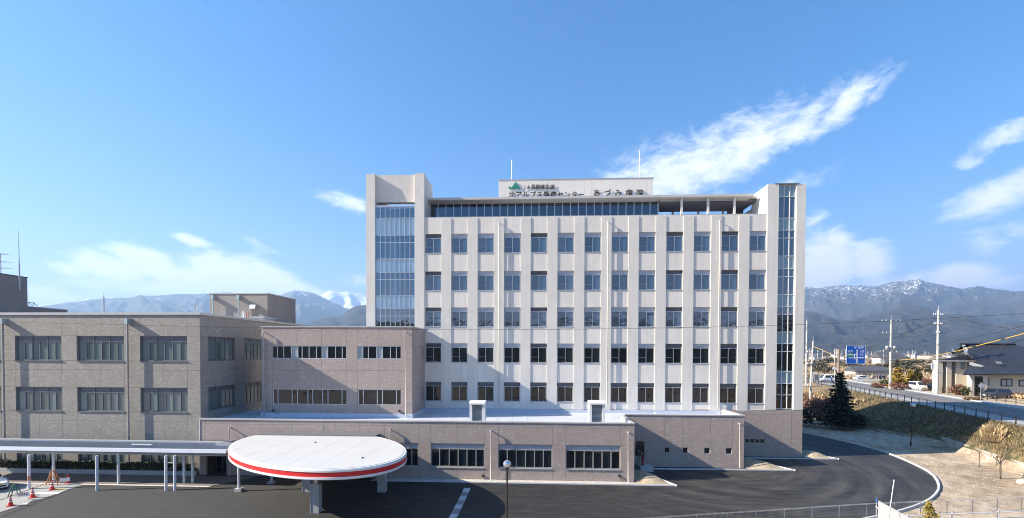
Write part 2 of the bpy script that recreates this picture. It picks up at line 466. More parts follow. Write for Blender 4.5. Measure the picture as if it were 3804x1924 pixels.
# ------------------------------------------------------------------ terrain
def g(y): return 0.5*ss(34, 46, y) + 0.4*ss(46, 64, y)
def x_fence(Y): return 49.2 + 0.30*(Y-47.5)          # near railing of the road
def x_toe(Y):
    if Y <= 56: return 44.9 + 0.25*(Y-42.2)
    a = 44.9 + 0.25*(56-42.2)
    return lerp(a, x_fence(Y)-12.5, ss(56, 74, Y))
ROAD_Z = 4.0
def ground_z(x, y):
    base = lerp(g(y), 3.4, ss(85, 140, y))
    xt, xf = x_toe(y), x_fence(y)
    if x >= xf-0.3: z = ROAD_Z
    elif x <= xt: z = base
    else:
        t = (x-xt)/(xf-0.3-xt)
        wall = 0.85*(1-ss(54, 60, y))*ss(0.0, 0.06, t)
        s = t**0.85 if y < 58 else ss(0, 1, t)
        z = base + wall + (ROAD_Z-base-wall)*s
        z += 0.12*noise.noise(Vector((x*0.5, y*0.5, 1)))*4*t*(1-t)
    if y < 8: z = lerp(z, 0.0, 1)
    d = math.hypot(x, y)
    if d > 400: z += 0.0022*(d-400)*ss(400, 6000, d)*0.0
    return z
def axis(lo_far, lo, hi, hi_far, step, n=22):
    a = []
    for i in range(n, 0, -1): a.append(lo - (lo-lo_far)*((i/n)**3.2))
    k = int(round((hi-lo)/step))
    a += [lo+(hi-lo)*i/k for i in range(k+1)]
    for i in range(1, n+1): a.append(hi + (hi_far-hi)*((i/n)**3.2))
    return a
gx = axis(-26000, -70, 110, 26000, 1.2)
gy = axis(-2500, 14, 150, 26000, 1.2)
vs = [(x, y, ground_z(x, y)-0.02) for y in gy for x in gx]
nx = len(gx)
fs = [(j*nx+i, j*nx+i+1, (j+1)*nx+i+1, (j+1)*nx+i) for j in range(len(gy)-1) for i in range(nx-1)]
t = NT('soil_and_dry_grass').set(rough=0.95)
p = t.pos()
sp = t.new('ShaderNodeSeparateXYZ'); t.l.new(p, sp.inputs[0])
n1 = t.noise(0.16, 6, 0.65, p); n2 = t.noise(1.3, 5, 0.7, p); n3 = t.noise(0.035, 4, 0.6, p)
sand = t.ramp(n1, [(0.32, (0.17, 0.115, 0.07)), (0.45, (0.38, 0.29, 0.195)), (0.58, (0.50, 0.405, 0.295)), (0.74, (0.50, 0.45, 0.38))])
sand = t.mix(t.ramp(n2, [(0.38, (0.6,)*3), (0.58, (0,)*3)]), sand, (0.19, 0.135, 0.085))
grass = t.ramp(n2, [(0.25, (0.035, 0.035, 0.012)), (0.42, (0.075, 0.07, 0.024)), (0.55, (0.18, 0.13, 0.06)), (0.8, (0.36, 0.27, 0.14))])
field = t.ramp(n3, [(0.3, (0.20, 0.135, 0.075)), (0.5, (0.34, 0.235, 0.13)), (0.62, (0.24, 0.19, 0.10)), (0.8, (0.40, 0.30, 0.19))])
fence = t.math('ADD', t.math('MULTIPLY', sp.outputs[1], 0.30), 49.2-0.30*47.5)
off = t.math('SUBTRACT', sp.outputs[0], fence)                       # metres beyond the railing
bank = t.math('GREATER_THAN', t.math('ADD', sp.outputs[2], t.math('MULTIPLY', n2, 0.3)), 1.35)
c = t.mix(bank, sand, grass)
far = t.new('ShaderNodeMapRange'); far.inputs['From Min'].default_value = 85; far.inputs['From Max'].default_value = 120
t.l.new(t.math('ADD', sp.outputs[1], t.math('MULTIPLY', n1, 12)), far.inputs['Value'])
c = t.mix(far.outputs[0], c, field)
yard = t.math('MULTIPLY', t.math('GREATER_THAN', off, 13.5), t.math('LESS_THAN', off, 33.0))
yard = t.math('MULTIPLY', yard, t.math('LESS_THAN', sp.outputs[1], 100.0))
c = t.mix(yard, c, t.ramp(n1, [(0.35, (0.40, 0.29, 0.17)), (0.65, (0.56, 0.44, 0.30))]))
t.color(c)
t.bump(t.math('ADD', n2, t.noise(6.0, 4, 0.6, p)), 0.6, 0.08)
M['ground'] = t.m
mb = MB(); mb.v = vs; mb.f = fs; mb.sm = [True]*len(fs)
tag(mb.build('ground', M['ground']), kind='structure')

# new asphalt of the yard, right edge follows the kerb curve
KERB = [(24, 4.0), (28.0, 12.0), (31.7, 20.9), (33.7, 25.2), (35.2, 28.0), (37.0, 30.8), (39.1, 33.2), (41.0, 34.8), (43.2, 36.2),
        (45.8, 37.2), (49.5, 38.2), (52.5, 38.4), (56, 37.9), (61.0, 36.2), (70, 32.8), (84, 28.0)]
def catmull(pts, n=6):
    out = []
    P = [pts[0]]+list(pts)+[pts[-1]]
    for i in range(1, len(P)-2):
        p0, p1, p2, p3 = (Vector(q) for q in P[i-1:i+3])
        for k in range(n):
            u = k/n
            out.append(0.5*((2*p1)+(-p0+p2)*u+(2*p0-5*p1+4*p2-p3)*u*u+(-p0+3*p1-3*p2+p3)*u**3))
    out.append(Vector(P[-2])); return out
kc = [(v.x, v.y) for v in catmull(KERB)]           # (Y, X)
t = NT('new_asphalt').set(rough=0.72)
p = t.pos()
fine = t.noise(34.0, 3, 0.7, p); mid = t.noise(1.5, 6, 0.7, t.scaled((0.35, 1.6, 1), p))
ctr = t.new('ShaderNodeVectorMath', operation='SUBTRACT'); t.l.new(p, ctr.inputs[0]); ctr.inputs[1].default_value = (19.0, 47.0, 0)
cs = t.new('ShaderNodeSeparateXYZ'); t.l.new(ctr.outputs[0], cs.inputs[0])
ang = t.math('ARCTAN2', cs.outputs[1], cs.outputs[0]); rad = t.math('SQRT', t.math('ADD', t.math('MULTIPLY', cs.outputs[0], cs.outputs[0]), t.math('MULTIPLY', cs.outputs[1], cs.outputs[1])))
pc = t.new('ShaderNodeCombineXYZ'); t.l.new(t.math('MULTIPLY', rad, 0.85), pc.inputs[0]); t.l.new(t.math('MULTIPLY', ang, 1.3), pc.inputs[1])
arc = t.ramp(t.noise(1.0, 5, 0.62, pc.outputs[0]), [(0.42, (0,)*3), (0.68, (1,)*3)])
sp = t.new('ShaderNodeSeparateXYZ'); t.l.new(p, sp.inputs[0])
right = t.new('ShaderNodeMapRange'); right.inputs['From Min'].default_value = 2; right.inputs['From Max'].default_value = 16
t.l.new(sp.outputs[0], right.inputs['Value'])
swirl = t.math('MULTIPLY', t.math('MULTIPLY', arc, right.outputs[0]), t.ramp(t.noise(0.25, 3, 0.5, p), [(0.3, (0.25,)*3), (0.6, (1,)*3)]))
c = t.ramp(mid, [(0.36, (0.008, 0.008, 0.009)), (0.64, (0.032, 0.0315, 0.031))])
c = t.mix(t.math('MULTIPLY', swirl, 0.7), c, (0.098, 0.090, 0.080))
speck = t.ramp(t.noise(9.0, 3, 0.6, p), [(0.63, (0,)*3), (0.72, (1,)*3)])
c = t.mix(t.math('MULTIPLY', speck, 0.5), c, (0.17, 0.165, 0.155))
left = t.new('ShaderNodeMapRange'); left.inputs['From Min'].default_value = -8; left.inputs['From Max'].default_value = -22
t.l.new(sp.outputs[0], left.inputs['Value'])
c = t.mix(t.math('MULTIPLY', left.outputs[0], 0.35), c, (0.078, 0.078, 0.076))
t.color(c); t.bump(t.math('ADD', fine, t.math('MULTIPLY', mid, 0.5)), 0.35, 0.012)
t.set(rough=t.ramp(fine, [(0.3, (0.62,)*3), (0.7, (0.85,)*3)]))
M['asphalt'] = t.m
mb = MB(); rows = []
ys = [24 + 0.75*i for i in range(81)]
XL = -62.0
for y in ys:
    xr = interp(kc, y); n = 50
    rows.append([(lerp(XL, xr, i/n), y, g(y)+0.012) for i in range(n+1)])
for r_ in rows: mb.v += r_
n = len(rows[0])
mb.f = [(j*n+i, j*n+i+1, (j+1)*n+i+1, (j+1)*n+i) for j in range(len(rows)-1) for i in range(n-1)]
mb.sm = [True]*len(mb.f)
tag(mb.build('asphalt_yard', M['asphalt']), kind='structure')

def strip(name, pts, width, h, mat, z_of=None, parent=None, seg=None, inset=0.0):
    """kerb-like extrusion along plan points; seg splits it into single stones (objects)"""
    P = [Vector((a, b)) for a, b in pts]
    L = [0.0]
    for a, b in zip(P, P[1:]): L.append(L[-1]+(b-a).length)
    def at(s):
        for i in range(len(P)-1):
            if s <= L[i+1] or i == len(P)-2:
                u = (s-L[i])/max(1e-9, L[i+1]-L[i]); q = P[i].lerp(P[i+1], u)
                d = (P[i+1]-P[i]).normalized(); return q, Vector((-d.y, d.x))
    z_of = z_of or (lambda x, y: g(y))
    tot = L[-1]; k = max(1, int(round(tot/(seg or 1.0))))
    objs = []
    for i in range(k):
        s0, s1 = tot*i/k + (0.012 if seg else 0), tot*(i+1)/k - (0.012 if seg else 0)
        (a, na), (b, nb) = at(s0), at(s1)
        a2, b2 = a+na*width, b+nb*width
        za, zb = z_of(a.x, a.y), z_of(b.x, b.y)
        c_ = 0.02
        vs = [(a.x,a.y,za-0.1),(b.x,b.y,zb-0.1),(b2.x,b2.y,zb-0.1),(a2.x,a2.y,za-0.1),
              (a.x+na.x*c_,a.y+na.y*c_,za+h),(b.x+nb.x*c_,b.y+nb.y*c_,zb+h),(b2.x-nb.x*c_,b2.y-nb.y*c_,zb+h),(a2.x-na.x*c_,a2.y-na.y*c_,za+h)]
        objs.append((vs, [(0,3,2,1),(4,5,6,7),(0,1,5,4),(1,2,6,5),(2,3,7,6),(3,0,4,7)]))
    if parent is None and seg is None:
        mb = MB()
        for v, f in objs: mb.add(v, f)
        return mb.build(name, mat)
    for v, f in objs: MB().add(v, f).build('kerb_stone', mat, parent)
def kerb_thing(name, label, pts, w=0.16, h=0.12, seg=1.2):
    o = thing(name, label, 'kerb'); strip(name, pts, w, h, M['kerb'], None, o, seg); return o
kerb_thing('curved_kerb', 'long pale concrete kerb curving round the yard beside the sandy lot', [(x, y) for y, x in kc if 30 < y < 72][::-1], 0.18, 0.15, 1.6)
kerb_thing('straight_kerb', 'white concrete kerb along the long low brick front', [(-14.0, 39.98), (-14.6, 39.1), (12.2, 39.1)], 0.16, 0.12, 2.0)
kerb_thing('angled_kerb', 'white kerb slanting back from the low front block corner', [(12.2, 39.1), (9.6, 43.6), (24.6, 43.9)], 0.16, 0.12, 2.0)
kerb_thing('angled_kerb', 'white kerb stepping round the corner of the middle brick block', [(24.6, 43.9), (21.4, 48.4), (31.6, 48.6)], 0.16, 0.12, 2.0)
kerb_thing('angled_kerb', 'white kerb beyond the far right corner of the hospital', [(31.6, 48.6), (29.0, 52.5), (28.8, 66)], 0.16, 0.12, 2.0)
# soil beds between walls and kerbs
M['sandy_soil'] = plain('sandy_soil', (0.40, 0.32, 0.22), 0.95, 0, 0.25, 2.5, 0.6)
M['gravel'] = plain('gravel', (0.5, 0.46, 0.40), 0.95, 0, 0.35, 9, 0.8)
def bed(name, poly, h, peak=None, mat='sandy_soil'):
    mb = MB()
    cxm = sum(p[0] for p in poly)/len(poly); cym = sum(p[1] for p in poly)/len(poly)
    if peak: cxm, cym = peak
    n = len(poly); rings = 5; vs = []
    for k in range(rings):
        u = k/(rings-1)
        for (x, y) in poly:
            X, Y = lerp(x, cxm, u), lerp(y, cym, u)
            vs.append((X, Y, g(Y)+0.02+h*ss(0, 1, u)+0.05*noise.noise(Vector((X*2, Y*2, 0)))*min(1, 3*u)))
    fs = [(k*n+i, k*n+(i+1)%n, (k+1)*n+(i+1)%n, (k+1)*n+i) for k in range(rings-1) for i in range(n)]
    mb.add(vs, fs, True); o = mb.build(name, M[mat]); tag(o, kind='structure'); return o
bed('soil_bed', [(-14.3, 39.2), (8.9, 39.2), (8.9, 39.98), (-13.9, 39.98)], 0.04, None, 'gravel')
bed('soil_bed', [(8.9, 39.25), (12.0, 39.25), (9.75, 43.2), (8.9, 44.5)], 0.55, (10.3, 40.6))
bed('soil_bed', [(20.3, 44.1), (24.3, 44.05), (21.5, 48.0), (20.3, 49.2)], 0.55, (22.0, 45.3))
bed('soil_bed', [(28.5, 48.8), (31.3, 48.75), (29.1, 52.2), (28.5, 53)], 0.55, (29.7, 49.9))

# ------------------------------------------------------------------ the road on its embankment
DV, NV, P0 = Vector((0.2873, 0.9578)), Vector((0.9578, -0.2873)), Vector((49.2, 47.5))
def road_pt(s, o): q = P0 + DV*s + NV*o; return q.x, q.y
def road_band(name, o0, o1, z, mat, s0=-40, s1=420, n=60):
    mb = MB(); vs = []
    for i in range(n+1):
        s = lerp(s0, s1, i/n)
        a, b = road_pt(s, o0), road_pt(s, o1)
        vs += [(*a, z), (*b, z)]
    mb.add(vs, [(2*i, 2*i+1, 2*i+3, 2*i+2) for i in range(n)])
    return tag(mb.build(name, mat), kind='structure')
t = NT('old_asphalt').set(rough=0.85); p = t.pos()
t.color(t.ramp(t.noise(0.6, 6, 0.65, p), [(0.3, (0.115, 0.115, 0.115)), (0.7, (0.19, 0.185, 0.18))])); t.bump(t.noise(20, 3, 0.6, p), 0.3, 0.01)
M['old_asphalt'] = t.m
M['pavement'] = plain('pavement_concrete', (0.36, 0.345, 0.32), 0.9, 0, 0.12, 0.8, 0.2)
road_band('road', 2.9, 11.6, ROAD_Z+0.004, M['old_asphalt'])
road_band('pavement', 0.25, 2.7, ROAD_Z+0.10, M['pavement'])
road_band('pavement', 11.8, 13.6, ROAD_Z+0.10, M['pavement'])
mb = MB()
for o0, o1 in ((2.7, 2.9), (11.6, 11.8)):
    for i in range(60):
        s0, s1 = lerp(-40, 420, i/60), lerp(-40, 420, (i+1)/60)
        a, b, c_, d_ = road_pt(s0, o0), road_pt(s0, o1), road_pt(s1, o1), road_pt(s1, o0)
        mb.add([(*a, ROAD_Z-.05), (*b, ROAD_Z-.05), (*c_, ROAD_Z-.05), (*d_, ROAD_Z-.05), (*a, ROAD_Z+.12), (*b, ROAD_Z+.12), (*c_, ROAD_Z+.12), (*d_, ROAD_Z+.12)],
               [(0,3,2,1),(4,5,6,7),(0,1,5,4),(1,2,6,5),(2,3,7,6),(3,0,4,7)])
tag(mb.build('road_kerb', M['kerb']), kind='structure')
road_band('road_marking', 7.18, 7.33, ROAD_Z+0.009, M['line_orange'])
road_band('road_marking', 3.5, 3.65, ROAD_Z+0.009, M['line_white'])
road_band('road_marking', 10.85, 11.0, ROAD_Z+0.009, M['line_white'])
# concrete retaining wall at the foot of the bank
t = NT('weathered_concrete').set(rough=0.9); p = t.pos()
drip = t.noise(1.0, 5, 0.7, t.scaled((2.5, 2.5, 0.25), p))
t.color(t.ramp(drip, [(0.3, (0.20, 0.17, 0.13)), (0.55, (0.42, 0.385, 0.33)), (0.8, (0.52, 0.49, 0.44))])); t.bump(t.noise(9, 4, 0.6, p), 0.6, 0.03)
M['old_wall'] = t.m
rw = thing('retaining_wall', 'low weathered concrete retaining wall at the foot of the grassy bank', 'wall')
for i in range(10):
    Y0, Y1 = 33 + 2.35*i, 33 + 2.35*(i+1) - 0.012
    mb = MB(); vs = []
    for Y in (Y0, Y1):
        x = x_toe(Y); z = ground_z(x-0.5, Y)
        vs += [(x-0.12, Y, z-0.2), (x+0.06, Y, z+0.88), (x+0.34, Y, z+0.88), (x+0.34, Y, z-0.2)]
    mb.add(vs, [(0,1,2,3),(7,6,5,4),(0,4,5,1),(1,5,6,2),(2,6,7,3),(3,7,4,0)])
    mb.build('wall_section', M['old_wall'], rw)

# ------------------------------------------------------------------ mountains
def mountain_mat(name, forest, earth, snow_lo, snow_hi, patch, fine_scale, snow_col=(0.78, 0.80, 0.84)):
    t = NT(name).set(rough=0.95); p = t.pos()
    sp = t.new('ShaderNodeSeparateXYZ'); t.l.new(p, sp.inputs[0])
    n1 = t.noise(0.0016, 6, 0.6, p); n2 = t.noise(fine_scale, 7, 0.75, p)
    c = t.ramp(n1, [(0.35, forest), (0.62, earth)])
    c = t.mix(t.math('MULTIPLY', t.ramp(n2, [(0.42, (0,)*3), (0.58, (1,)*3)]), 0.75), c, tuple(k*0.3 for k in forest))
    h = t.new('ShaderNodeMapRange'); h.inputs['From Min'].default_value = snow_lo; h.inputs['From Max'].default_value = snow_hi
    t.l.new(t.math('ADD', sp.outputs[2], t.math('MULTIPLY', t.math('SUBTRACT', n1, 0.5), 700)), h.inputs['Value'])
    f = t.math('ADD', t.math('MULTIPLY', h.outputs[0], patch), t.math('MULTIPLY', t.math('SUBTRACT', n2, 0.5), 2.6))
    sn = t.new('ShaderNodeMapRange', interpolation_type='SMOOTHSTEP'); sn.inputs['From Min'].default_value = 0.42; sn.inputs['From Max'].default_value = 0.62
    t.l.new(f, sn.inputs['Value'])
    sf = t.math('MULTIPLY', sn.outputs[0], t.math('MINIMUM', t.math('MULTIPLY', h.outputs[0], 4.0), 1.0))
    t.color(t.mix(sf, c, snow_col)); t.bump(n2, 0.9, 60.0 if fine_scale < 0.01 else 25.0)
    return t.m
def range_mesh(name, ridge, dist, front, mat, base_px=1316, rough=0.16, seed=0.0, na=260, nd=84, back=0.15):
    """ridge: list of (px,py) of the skyline; dist: distance of the crest; front: distance where the slope begins"""
    pts = []
    for px, py in ridge:
        d = ray(px, py); hyp = math.hypot(d.x, d.y)
        pts.append((math.atan2(d.x, d.y), d.z/hyp))
    pts.sort()
    a0, a1 = pts[0][0], pts[-1][0]
    mb = MB(); W = nd + 8
    for i in range(na+1):
        a = lerp(a0, a1, i/na); H = CAM_Z + interp(pts, a)*dist
        wob = noise.noise(Vector((a*60+seed, seed, 0)))*0.004 + noise.noise(Vector((a*220+seed, seed, 4)))*0.0016
        H += wob*dist*0.35
        for j in range(W+1):
            if j <= nd:
                u = j/nd; d = lerp(front, dist, u); hgt = H*(u**1.15)
            else:
                u = 1-(j-nd)/8*0.9; d = dist*(1+back*(j-nd)/8); hgt = H*u
            x, y = d*math.sin(a), d*math.cos(a)
            if 0 < j < nd:
                q = Vector((x/dist*9+seed, y/dist*9, seed))
                rf = 1-abs(noise.noise(q)*2) ; rf2 = 1-abs(noise.noise(q*2.3+Vector((5,1,2)))*2); rf3 = 1-abs(noise.noise(q*5.5)*2); rf4 = noise.noise(q*13)
                hgt += H*rough*(rf*rf*0.75+rf2*rf2*0.5+rf3*rf3*0.3+rf4*0.12-0.62)*math.sin(math.pi*min(1, u*1.02))**0.8
            mb.v.append((x, y, max(-5, hgt)))
    for i in range(na):
        for j in range(W):
            q = i*(W+1)+j
            mb.f.append((q, q+W+1, q+W+2, q+1)); mb.sm.append(True)
    return tag(mb.build(name, mat), kind='structure')
def c1(pts, ox, oy, sc): return [(ox+x/sc, oy+y/sc) for x, y in pts]
# long pale range on the left, with a far snow ridge behind its start
left_far = c1([(250,735),(420,712),(560,700),(640,690),(700,668),(720,655),(800,665),(860,672),(910,655),(980,668),(1100,700)], 0, 800, 2.172)
left_rng = [(-900,1160),(-300,1150),(0,1140)] + c1([(300,738),(400,722),(500,706),(560,692),(640,690),(700,685),(780,672),(860,665),(930,660),(1000,660),(1060,654),(1130,640),(1200,643),(1270,640),(1330,641),(1400,630),(1480,627),(1560,633),(1620,630),(1690,625),(1760,618)], 0, 800, 2.172) \
    + c1([(1600,522),(1760,535),(1890,541),(1960,525),(2025,505),(2060,514),(2110,517),(2150,530),(2190,546),(2240,572),(2300,600),(2360,630),(2450,655),(2600,700)], 0, 800, 1.84) + [(1500,1200),(1640,1240)]
snow_peak = c1([(2050,600),(2120,565),(2190,546),(2225,520),(2260,503),(2290,512),(2330,520),(2370,518),(2420,527),(2460,533),(2505,545),(2620,560)], 0, 800, 1.84) + [(1560,1130),(1800,1150),(2100,1180)]
near_left = c1([(1960,775),(2060,748),(2100,733),(2150,716),(2200,703),(2250,692),(2290,690),(2330,690),(2355,660),(2380,642),(2410,625),(2440,615),(2475,611),(2505,610)], 0, 800, 1.84) + [(1450,1150),(1600,1170),(1900,1200),(2300,1230)]
right_back = [(2200,1150),(2700,1090),(2900,1075)] + c1([(225,165),(350,178),(450,162),(560,155),(650,150),(700,166),(760,148),(820,156),(900,160),(1000,140),(1080,115),(1150,118),(1230,105),(1300,100),(1370,106),(1440,130),(1530,140),(1600,165),(1680,170),(1750,185),(1800,170),(1900,165),(2000,175),(2100,190),(2200,205),(2250,215),(2345,212)], 2904, 1000, 2.6056) + [(3900,1090),(4200,1060),(5000,1100)]
right_mid = [(2400,1230),(2800,1150)] + c1([(225,300),(350,255),(500,270),(640,240),(740,260),(900,255),(1040,215),(1100,205),(1250,245),(1400,300),(1500,350),(1600,320),(1750,290),(1900,300),(2100,330),(2345,300)], 2904, 1000, 2.6056) + [(4000,1130),(4600,1150)]
right_front = [(2300,1290),(2800,1190)] + c1([(225,400),(330,410),(430,440),(560,490),(700,482),(850,435),(1000,402),(1100,362),(1160,345),(1220,338),(1300,350),(1380,365),(1450,392),(1540,440),(1640,430),(1720,424),(1830,432),(1950,490),(2050,530),(2120,512),(2200,500),(2345,496)], 2904, 1000, 2.6056) + [(4000,1170),(4600,1190)]
right_low = [(2400,1310),(2900,1265)] + c1([(225,560),(400,600),(600,640),(760,600),(900,620),(1100,560),(1250,600),(1400,590),(1600,640),(1900,610),(2345,600)], 2904, 1000, 2.6056) + [(4100,1240),(4600,1250)]
mm_pale = mountain_mat('pale_forest_snow', (0.055, 0.06, 0.055), (0.11, 0.10, 0.085), 600, 1700, 0.62, 0.010)
mm_snow = mountain_mat('alpine_snow', (0.05, 0.06, 0.08), (0.10, 0.10, 0.11), 300, 1100, 1.5, 0.007, (0.85, 0.87, 0.9))
mm_dark = mountain_mat('dark_forest', (0.014, 0.021, 0.022), (0.035, 0.034, 0.032), 4000, 6000, 0.5, 0.02)
mm_flecked = mountain_mat('snow_flecked_forest', (0.038, 0.045, 0.05), (0.075, 0.072, 0.07), 300, 1500, 0.58, 0.03, (0.62, 0.65, 0.70))
mm_brown = mountain_mat('bare_forest', (0.016, 0.024, 0.026), (0.048, 0.042, 0.040), 900, 2600, 0.5, 0.017)
range_mesh('mountain_range', left_far, 14000, 11500, mm_snow, seed=1.3, na=80)
range_mesh('mountain_range', left_rng, 11000, 6800, mm_pale, seed=4.2, na=520, rough=0.28)
range_mesh('mountain_range', snow_peak, 13200, 11000, mm_snow, seed=9.1, rough=0.3, na=160)
range_mesh('mountain_range', near_left, 5200, 3600, mm_dark, seed=2.2, na=140)
range_mesh('mountain_range', right_back, 9800, 6900, mm_flecked, seed=6.4, na=520, rough=0.36)
range_mesh('mountain_range', right_mid, 8000, 6200, mm_flecked, seed=3.8, na=400, rough=0.34)
range_mesh('mountain_range', right_front, 5600, 3600, mm_brown, seed=8.8, na=460, rough=0.34)
range_mesh('mountain_range', right_low, 4300, 3000, mm_dark, seed=5.5, na=360, rough=0.35)
# wooded ridge and slope on the camera's side of the valley (it shows in the windows)
mb = MB(); NA = 140
for i in range(NA+1):
    x = lerp(-900, 900, i/NA)
    top = 42 + 13*noise.noise(Vector((x*0.006, 0, 3))) + 5*noise.noise(Vector((x*0.03, 0, 7))) + 2.5*noise.noise(Vector((x*0.16, 0, 7)))
    for j in range(11):
        u = j/10
        mb.v.append((x, -70-u*330, -0.5 + top*ss(0.05, 1, u)*(1 + 0.05*noise.noise(Vector((x*0.2, u*9, 1)))) + (0 if j < 3 else 2.0*noise.noise(Vector((x*0.25, u*30, 2))))))
for i in range(NA):
    for j in range(10):
        q = i*11+j; mb.f.append((q, q+1, q+12, q+11)); mb.sm.append(True)
tag(mb.build('wooded_hillside', plain('near_forest', (0.028, 0.032, 0.02), 0.95, 0, 0.35, 0.05)), kind='structure')

# ------------------------------------------------------------------ the valley air
t = NT('valley_air'); t.n.remove(t.b)
vol = t.new('ShaderNodeVolumePrincipled')
vol.inputs['Color'].default_value = (0.44, 0.67, 1.0, 1)
vol.inputs['Density'].default_value = 9.5e-5
vol.inputs['Anisotropy'].default_value = 0.2
t.l.new(vol.outputs[0], t.out.inputs['Volume'])
hz = MB().box(-27000, 27000, -3500, 27000, -12, 1620).build('haze', t.m)
tag(hz, kind='stuff')

# ------------------------------------------------------------------ building helpers
def atX(px, py, X):
    d = ray(px, py); return CAM + d*(X/d.x)
def fbox(face, u0, u1, z0, z1, w0, w1):
    """extents of a box on a facade; w is measured outwards from the facade plane"""
    if face[0] == 'y': return (u0, u1, face[1]-w1, face[1]-w0, z0, z1)
    return (face[1]+w0, face[1]+w1, u0, u1, z0, z1)
def fmb(mb, face, u0, u1, z0, z1, w0, w1):
    x0, x1, y0, y1, a, b = fbox(face, u0, u1, z0, z1, w0, w1)
    return mb.box(x0, x1, y0, y1, a, b)
def panel_wall(parent, face, us, zs, holes, mat, thick=0.2, gap=0.014, name='wall_panel'):
    us, zs = sorted(us), sorted(zs)
    for i in range(len(us)-1):
        for j in range(len(zs)-1):
            uc, zc = (us[i]+us[i+1])/2, (zs[j]+zs[j+1])/2
            if us[i+1]-us[i] < 0.03 or zs[j+1]-zs[j] < 0.03: continue
            if any(h[0]-0.01 < uc < h[1]+0.01 and h[2]-0.01 < zc < h[3]+0.01 for h in holes): continue
            g0 = gap/2
            ubox(name, *fbox(face, us[i]+g0, us[i+1]-g0, zs[j]+g0, zs[j+1]-g0, -thick, 0.002*((i*7+j*3) % 3)), mat, parent)
def frame_mesh(face, rows, fw, dep):
    mb = MB(); zl = sorted({round(r[0], 4) for r in rows} | {round(r[1], 4) for r in rows})
    u0, u1 = min(r[2][0] for r in rows), max(r[2][-1] for r in rows)
    for z in zl:
        k = 1.0 if z in (zl[0], zl[-1]) else 0.8
        lo = z-fw*k/2; hi = z+fw*k/2
        fmb(mb, face, u0, u1, lo, hi, -0.03, dep+0.004)
    for (z0, z1, us) in rows:
        for u in us:
            k = 1.0 if u in (us[0], us[-1]) else 0.8
            fmb(mb, face, u-fw*k/2, u+fw*k/2, z0, z1, -0.03, dep)
    return mb
def window(parent, face, rows, frame, matf, fw=0.06, dep=0.05, name='window'):
    """face plane = glass plane.  rows: (z0, z1, [u edges]).  matf(row, col) -> pane material"""
    w = frame_mesh(face, rows, fw, dep).build(name, frame, parent)
    for j, (z0, z1, us) in enumerate(rows):
        for i in range(len(us)-1):
            ubox('pane', *fbox(face, us[i]+fw*0.3, us[i+1]-fw*0.3, z0+fw*0.3, z1-fw*0.3, -0.012, 0.0), matf(j, i), w)
    return w
def lin(a, b, n): return [lerp(a, b, i/n) for i in range(n+1)]
def downpipe(parent, face, u, z0, z1, off=0.22, r=0.05, mat=None, hopper=None, bracket=1.9, elbow=True):
    def P(uu, w, z): return (uu, face[1]-w, z) if face[0] == 'y' else (face[1]+w, uu, z)
    mb = MB()
    pts = [P(u, off, z0), P(u, off, z1)]
    if elbow: pts += [P(u, off*0.96, z1+r), P(u, -0.05, z1+r*1.2)]
    mb.tube(pts, r, 8)
    z = z1-0.5
    while z > z0+0.2:
        mb.tube([P(u, off, z), P(u, -0.02, z)], 0.014, 5); z -= bracket
    o = mb.build('downpipe', mat or M['pipe'], parent)
    if hopper:
        hb = MB(); hb.box(*[*(fbox(face, u-0.17, u+0.17, z1-0.05, z1+0.5, 0.0, off+0.2))])
        hb.build('rain_hopper', hopper, o)
    return o

D = 49.4156
X1, PITCH_X, WINW = -11.8284, 2.86812, 1.72
# ================================================================== hospital tower
H = thing('hospital_building', 'seven storey pale hospital building with green and black rooftop lettering', 'building', (8, D, 0.5))
HO = Vector((8, D, 0.5))
class Off:
    pass
H.location = (0, 0, 0)
SILL = [22.14, 18.19, 14.27, 10.38, 6.17]
PAR = 26.0; BASE = 5.37
XR = 28.25; BACK = 67.0
bxs = lambda *a, **k: box(*a, **k)
xL, xRT = -11.94, 24.36
box('core', xL+0.02, xRT-0.01, D+0.36, BACK, BASE-0.4, PAR-0.45, M['interior_dark'], H)
